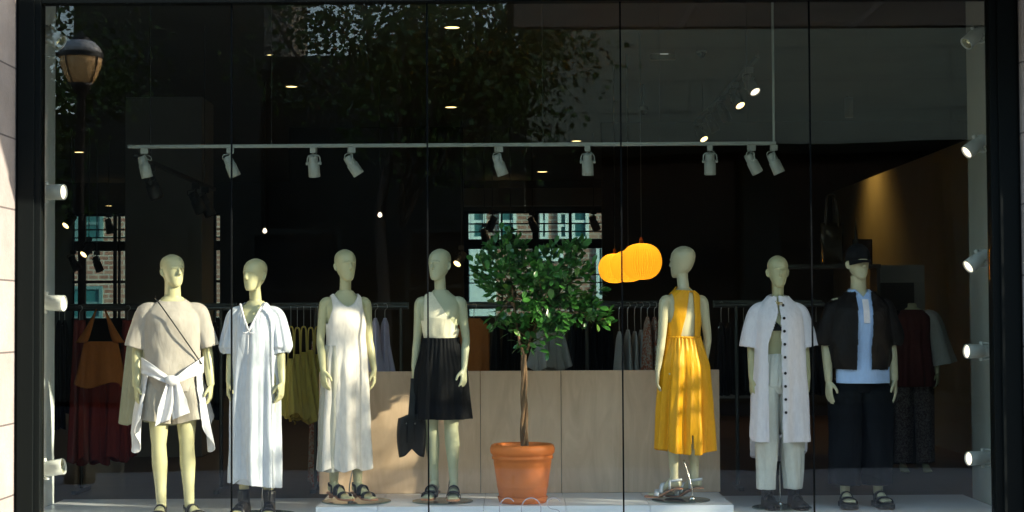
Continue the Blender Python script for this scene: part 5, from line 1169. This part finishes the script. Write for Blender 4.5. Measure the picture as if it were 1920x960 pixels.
pendant(1153, 503, 30, 7.9, 'leftmost yellow pleated pendant lamp crossed by the glass joint')

# ------------------------------------------------------------------ clothes rails and hanging garments
RY = 2.9
def rail(x0, x1, posts, lab, py=574, Y=RY):
    z = at(960, py, Y).z
    t = tag(empty('clothes_rail', (0, Y, 0)), lab, 'clothes rail')
    mb = MB(); mb.tube([(x0, 0, z), (x1, 0, z)], .018, 12); mb.box(x0, x1, .10, .13, z - .02, z + .04); mb.build('rail', M['rackmetal'], t)
    for x in posts:
        mb = MB(); mb.tube([(x, 0, IF), (x, 0, z)], .016, 12); mb.box(x - .02, x + .02, -.25, .25, IF, IF + .03); mb.box(x - .014, x + .014, 0, .12, z - .02, z + .02); mb.build('post', M['rackmetal'], t)
    return z
X = lambda px, Y=RY: at(px, 574, Y).x
rzl = rail(X(104), X(440), [X(154), X(415)], 'dark clothes rail behind the grey T-shirt mannequin')
rail(X(505), X(765), [X(592), X(752)], 'dark clothes rail holding the ochre tops and lilac garments')
rail(X(868), X(1235), [X(1100)], 'dark clothes rail behind the ficus tree')
rail(X(1340), X(1545), [X(1380)], 'dark clothes rail behind the white shirt dress mannequin')
def garment(name, lab, cat, px, top, bot, w0, w1, m, group=None, Y=RY, yaw=0.0, depth=.035, kind='top', k=5, seed=0, hang=True):
    """a garment on a hanger: px centre, top/bottom photo rows, widths in photo pixels at top and bottom"""
    p = at(px, top, Y); q = at(px, bot, Y); u = (Y + CD) / F; H = p.z - q.z; a, b = w0 * u / 2, w1 * u / 2
    t = tag(empty(name, (p.x, Y, p.z), yaw), lab, cat, group)
    c = Cloth()
    if kind == 'top':      # sloping shoulders
        secs = [(-H, 0, 0, b, depth * 1.5), (-H * .6, 0, 0, (a + b) / 2, depth * 1.3), (-H * .25, 0, 0, a, depth * 1.1), (-.055, 0, 0, a * .92, depth), (-.02, 0, 0, a * .55, depth * .8), (0, 0, 0, a * .25, depth * .6)]
    else:
        secs = [(-H, 0, 0, b, depth * 1.8), (-H * .5, 0, 0, (a * .6 + b * .4), depth * 1.3), (-H * .12, 0, 0, a, depth), (0, 0, 0, a * .96, depth * .8)]
    c.shell(secs, fold=lambda T, Z, tt: (1 - tt) ** .8 * min(depth * .55, .030) * (ridge(k * T + seed) + .4 * ridge((2 * k + 1) * T + seed * 2)), n=110, m=50, zfun=lambda T, Z, tt: np.where(tt < .3, 1 - tt / .3, 0) * .025 * np.sin(3 * T + seed))
    c.build('cloth', m, t, smooth=True, solid=.003)
    if hang:
        zr = at(960, 574, Y).z - p.z
        g = MB(); g.tube([(0, 0, -.02), (0, 0, zr - .03), (.02, 0, zr - .005), (.012, 0, zr + .025), (-.012, 0, zr + .022)], .003, 6, sub=3); g.tube([(-a * .8, 0, -.05), (0, 0, -.012), (a * .8, 0, -.05)], .005, 6, sub=3); g.build('hanger', M['hanger'], t)
    return t
# rust halter top in front of brick red skirts, far left
t = garment('halter_top', 'rust orange halter top hanging at the far left', 'top', 190, 640, 722, 66, 92, M['orange'], Y=2.5, depth=.03, kind='skirt', k=4, hang=False)
g = MB(); zt_ = at(190, 640, 2.5).z
for s in (-1, 1): 
    rows = []
    for k in range(14):
        u = k / 13; xx = s * (.155 - .12 * u ** .8); wd = .085 * (1 - u) ** 1.2 + .012; rows.append([(xx - wd * s * .0 - wd * .5, -.03 + .02 * u, -.01 + .27 * u), (xx + wd * .5, -.03 + .02 * u, -.01 + .27 * u)])
    g.grid(np.array(rows))
g.build('halter_strap', M['orange'], t, smooth=True, solid=.004)
for i, (px, w0, w1, top, bot, lab) in enumerate(((150, 22, 34, 600, 862, 'long brick red dress at the left edge of the rust top'), (178, 40, 52, 700, 866, 'brick red skirt under the left half of the rust top'), (214, 40, 56, 700, 860, 'brick red skirt under the right half of the rust top'), (240, 20, 28, 600, 850, 'long brick red dress at the right edge of the rust top'))):
    garment('hanging_skirt' if i in (1, 2) else 'hanging_dress', lab, 'skirt' if i in (1, 2) else 'dress', px, top, bot, w0, w1, M['red'], 'brick red garments at far left', Y=2.75 + .03 * i, kind='skirt', k=5, seed=i, hang=i in (0, 3), depth=.04)
for i, px in enumerate((112, 122)): garment('hanging_dress', ('black dress hanging nearest the left return wall', 'black dress hanging between the wall side one and the red dress')[i], 'dress', px, 600, 800 - 30 * i, 12, 16, M['black'], 'black dresses on the left rail', Y=3.1 + .1 * i, kind='top', seed=i)
garment('hanging_tunic', 'beige sleeveless tunic hanging behind the arm of the grey T-shirt mannequin', 'tunic', 285, 596, 790, 86, 104, M['beige'], Y=1.25, depth=.06, k=4, seed=2)
# ochre strappy tops
for i, (px, top, bot) in enumerate(((546, 672, 778), (558, 664, 784), (570, 660, 790), (583, 656, 770), (596, 664, 778))):
    t = garment('strappy_top', 'ochre strappy top on the rail, ' + ('lowest hem at the left', 'second from the left', 'middle one', 'second from the right', 'partly behind the ivory dress mannequin')[i], 'top', px, top, bot, 13, 36 + 4 * (i % 3), M['mustardpale'], 'ochre strappy tops', Y=2.3 + .12 * i, kind='skirt', k=3, seed=i * 1.3, hang=False, depth=.05)
    Yv = 2.3 + .12 * i; u = (Yv + CD) / F; hgt = (top - 612 - (i % 2) * 2) * u; g = MB()
    for dy in (0,):
        g.tube([(-5 * u, -.02, -.01), (-4.6 * u, -.01, hgt * .5), (-4 * u, 0, hgt * .9), (0, 0, hgt), (4 * u, 0, hgt * .9), (4.6 * u, .01, hgt * .5), (5 * u, .02, -.01)], .0065, 8, sub=4)
    g.build('strap', M['mustardpale'], t, smooth=True)
    g = MB(); g.tube([(0, 0, hgt - .01), (0, 0, (612 - 574) * u + hgt)], .003, 6); g.build('hanger', M['hanger'], t)
garment('hanging_dress', 'floral print dress hanging under the ochre tops beside the ivory dress', 'dress', 596, 640, 906, 22, 26, M['floral'], Y=2.95, kind='skirt', k=3)
for i, (px, w1) in enumerate(((704, 38), (722, 44))): garment('hanging_dress', ('lilac dress on the rail nearer the ivory dress mannequin', 'lilac dress on the rail further from the ivory dress mannequin')[i], 'dress', px, 596, 790, 14, 62, M['lilac'], 'lilac dresses on the rail', Y=2.2 + .12 * i, kind='top', k=4, seed=i, depth=.05)
garment('hanging_shirt', 'rust orange shirt hanging between the one shoulder mannequin and the ficus', 'shirt', 889, 596, 760, 62, 60, M['orange'], Y=2.6, kind='top', k=3, depth=.05)
for i, (px, bt) in enumerate(((1014, 693), (1035, 693), (1051, 688))): garment('hanging_shirt', 'pale grey shirt behind the ficus, ' + ('left of three', 'middle of three with pointed hem', 'right of three')[i], 'shirt', px, 603 + 4 * i, bt, 12, 40 - 4 * i, M['greyshirt'], 'pale grey shirts behind the ficus', Y=2.3 + .15 * i, kind='top', k=3, seed=i * 2, depth=.06)
for i, px in enumerate((1161, 1177, 1190, 1202)): garment('hanging_shirt', 'ivory shirt on the rail under the pendants, ' + ('leftmost beside the glass joint', 'second from the left', 'third from the left', 'fourth, touching the floral ones')[i], 'shirt', px, 621 - (i % 2) * 3, 760, 9, 17, M['greyshirt'], 'ivory shirts under the pendants', Y=2.5 + .05 * i, kind='top', k=3, seed=i, depth=.10, yaw=R(4))
for i, px in enumerate((1214, 1227, 1239)): garment('hanging_shirt', 'floral printed shirt left of the yellow jumpsuit, ' + ('left of three', 'middle of three', 'right of three')[i], 'shirt', px, 594 - (i == 2) * 2, 770, 12, 18, M['floral'], 'floral shirts by the yellow jumpsuit', Y=2.5 + .05 * i, kind='top', k=3, seed=i, depth=.10)
for i, px in enumerate((930, 950, 968, 1072, 1086, 1100, 1114, 1128, 1142)): garment('hanging_jacket', 'black garment on the dark rail behind the ficus, %s' % ('first left of the trunk', 'second left of the trunk', 'directly behind the trunk', 'next to the pale grey shirts', 'second right of the pale grey shirts', 'third right of the pale grey shirts', 'fourth right of the pale grey shirts', 'third left of the ivory shirts', 'last before the ivory shirts')[i], 'jacket', px, 604, 790, 12, 18, M['black'], 'black garments behind the ficus', Y=3.0 + .02 * i, kind='top', seed=i, depth=.10)
for i, px in enumerate((1352, 1366, 1394, 1408, 1530)): garment('hanging_jacket', 'black garment on the rail %s' % ('just right of the yellow jumpsuit', 'second right of the yellow jumpsuit', 'left of the white shirt dress', 'touching the white shirt dress sleeve', 'between the white shirt dress and the bomber jacket')[i], 'jacket', px, 604, 735, 12, 18, M['black'], 'black garments at right', Y=3.0 + .03 * i, kind='top', seed=i, depth=.10)
for i, px in enumerate((250, 392, 404)): garment('hanging_jacket', ('black jacket hanging right of the brick red dresses', 'black jacket just left of the first glass joint', 'black jacket against the first glass joint')[i], 'jacket', px + (12 if i == 0 else 0), 604, 780, 12, 18, M['black'], 'black jackets on the left rail', Y=3.1, kind='top', seed=i, depth=.1)
# display table, shelf, bags, framed board, inner wall lamp
a, b = at(1353, 738, 3.6), at(1402, 800, 3.6)
t = tag(empty('display_table', ((a.x + b.x) / 2, 3.6, IF)), 'low grey display table behind the white shirt dress mannequin', 'table')
mb = MB(); mb.box(-.28, .28, -.2, .2, a.z - IF - .03, a.z - IF); mb.build('table_top', M['shell'], t, bevel=.003)
for sx in (-.24, .24):
    for sy in (-.16, .16): mb = MB(); mb.box(sx - .02, sx + .02, sy - .02, sy + .02, 0, a.z - IF - .03); mb.build('leg', M['column'], t)
SY = 4.2; a, b = at(1450, 497, SY), at(1645, 497, SY)
t = tag(empty('wall_shelf', (0, SY, a.z)), 'dark display shelf behind the capped mannequin', 'shelf')
mb = MB(); mb.box(a.x, b.x, -.16, .16, -.035, 0); mb.build('board', M['rackmetal'], t)
for x in (a.x + .02, b.x - .02): mb = MB(); mb.box(x - .015, x + .015, -.15, .15, IF - a.z, -.035); mb.build('support', M['rackmetal'], t)
zs = a.z
p = at(1560, 450, SY); u = (SY + CD) / F
t = tag(empty('tote_bag', (p.x, SY, zs)), 'glossy bronze tote bag with tall handles on the dark shelf', 'handbag')
rows = []
for k in range(16):
    v = k / 15; an = np.linspace(0, 2 * PI, 41)[:-1]; hw = (19 + 3 * v) * u; dd = .06 - .03 * v
    rows.append(np.stack([hw * np.sign(np.sin(an)) * np.abs(np.sin(an)) ** .3, -dd * np.sign(np.cos(an)) * np.abs(np.cos(an)) ** .3 + .008 * np.sin(3 * an + v * 6), np.full(40, v * 78 * u)], 1))
g = MB(); g.loft(rows); g.build('bag_body', M['patent'], t, smooth=True)
for dy in (-.035, .035):
    g = MB(); g.tube([(-11 * u, dy, 74 * u), (-9 * u, dy, 105 * u), (-6 * u, dy * .5, 128 * u), (7 * u, dy * .5, 128 * u), (10 * u, dy, 100 * u), (12 * u, dy, 72 * u)], .012, 8, sub=4, flat=.5); g.build('handle', M['patent'], t, smooth=True)
p = at(1619, 470, SY)
t = tag(empty('framed_picture', (p.x, SY + .03, zs)), 'red brown picture standing on the shelf behind the black cap', 'picture'); mb = MB(); mb.box(-16 * u, 16 * u, 0, .02, 0, 46 * u); mb.build('canvas', M['picture'], t); mb = MB(); mb.box(16 * u, 18 * u, -.01, .03, 0, 48 * u); mb.box(-18 * u, -16 * u, -.01, .03, 0, 48 * u); mb.box(-16 * u, 16 * u, -.01, .03, 46 * u, 48 * u); mb.build('frame', M['frame'], t)
p = at(1605, 470, SY - .08)
t = tag(empty('cone_ornament', (p.x, SY - .09, zs)), 'dark pointed cone ornament on the shelf above the black cap', 'ornament'); mb = MB(); mb.lathe([(11 * u, 0), (12 * u, 8 * u), (7 * u, 26 * u), (3.6 * u, 45 * u), (.4 * u, 84 * u)], 20); mb.build('cone', M['rackmetal'], t, smooth=True)
BY = 4.9; a, b = at(1640, 497, BY), at(1735, 700, BY); u = (BY + CD) / F
t = tag(empty('framed_board', (a.x, BY, IF)), 'large pale framed board standing behind the bomber jacket mannequin', 'board')
zt2 = a.z - IF; ww = b.x - a.x
mb = MB(); mb.box(0, ww, 0, .04, zt2 - 33 * u, zt2); mb.box(ww - 20 * u, ww, 0, .04, 0, zt2 - 33 * u); mb.box(0, 9 * u, 0, .04, 0, zt2 - 33 * u); mb.build('frame', M['shell'], t, bevel=.003)
mb = MB(); mb.box(9 * u, ww - 20 * u, .01, .03, 0.02, zt2 - 33 * u); mb.build('dark_panel', M['inwall'], t)
p = at(1594, 200, 10.6)
t = tag(empty('wall_washer', (p.x, 10.6, p.z)), 'small hanging amber washer lamp above the tote bag', 'spotlight')
mb = MB(); mb.lathe([(.05, -.13), (.055, -.12), (.055, .12), (.04, .13)], 20); mb.tube([(0, 0, .13), (0, 0, max(.14, CEIL - p.z))], .006, 6); mb.build('housing', M['column'], t, smooth=False)
ld = bpy.data.lights.new('washer_beam', 'SPOT'); lo = bpy.data.objects.new('washer_beam', ld); COL.objects.link(lo); lo.parent = t
ld.energy = 14; ld.spot_size = R(110); ld.spot_blend = .9; ld.color = (1, .52, .12); ld.shadow_soft_size = .35
lo.location = (-.12, 0, -.18); lo.rotation_euler = (R(-4), R(-12), 0)
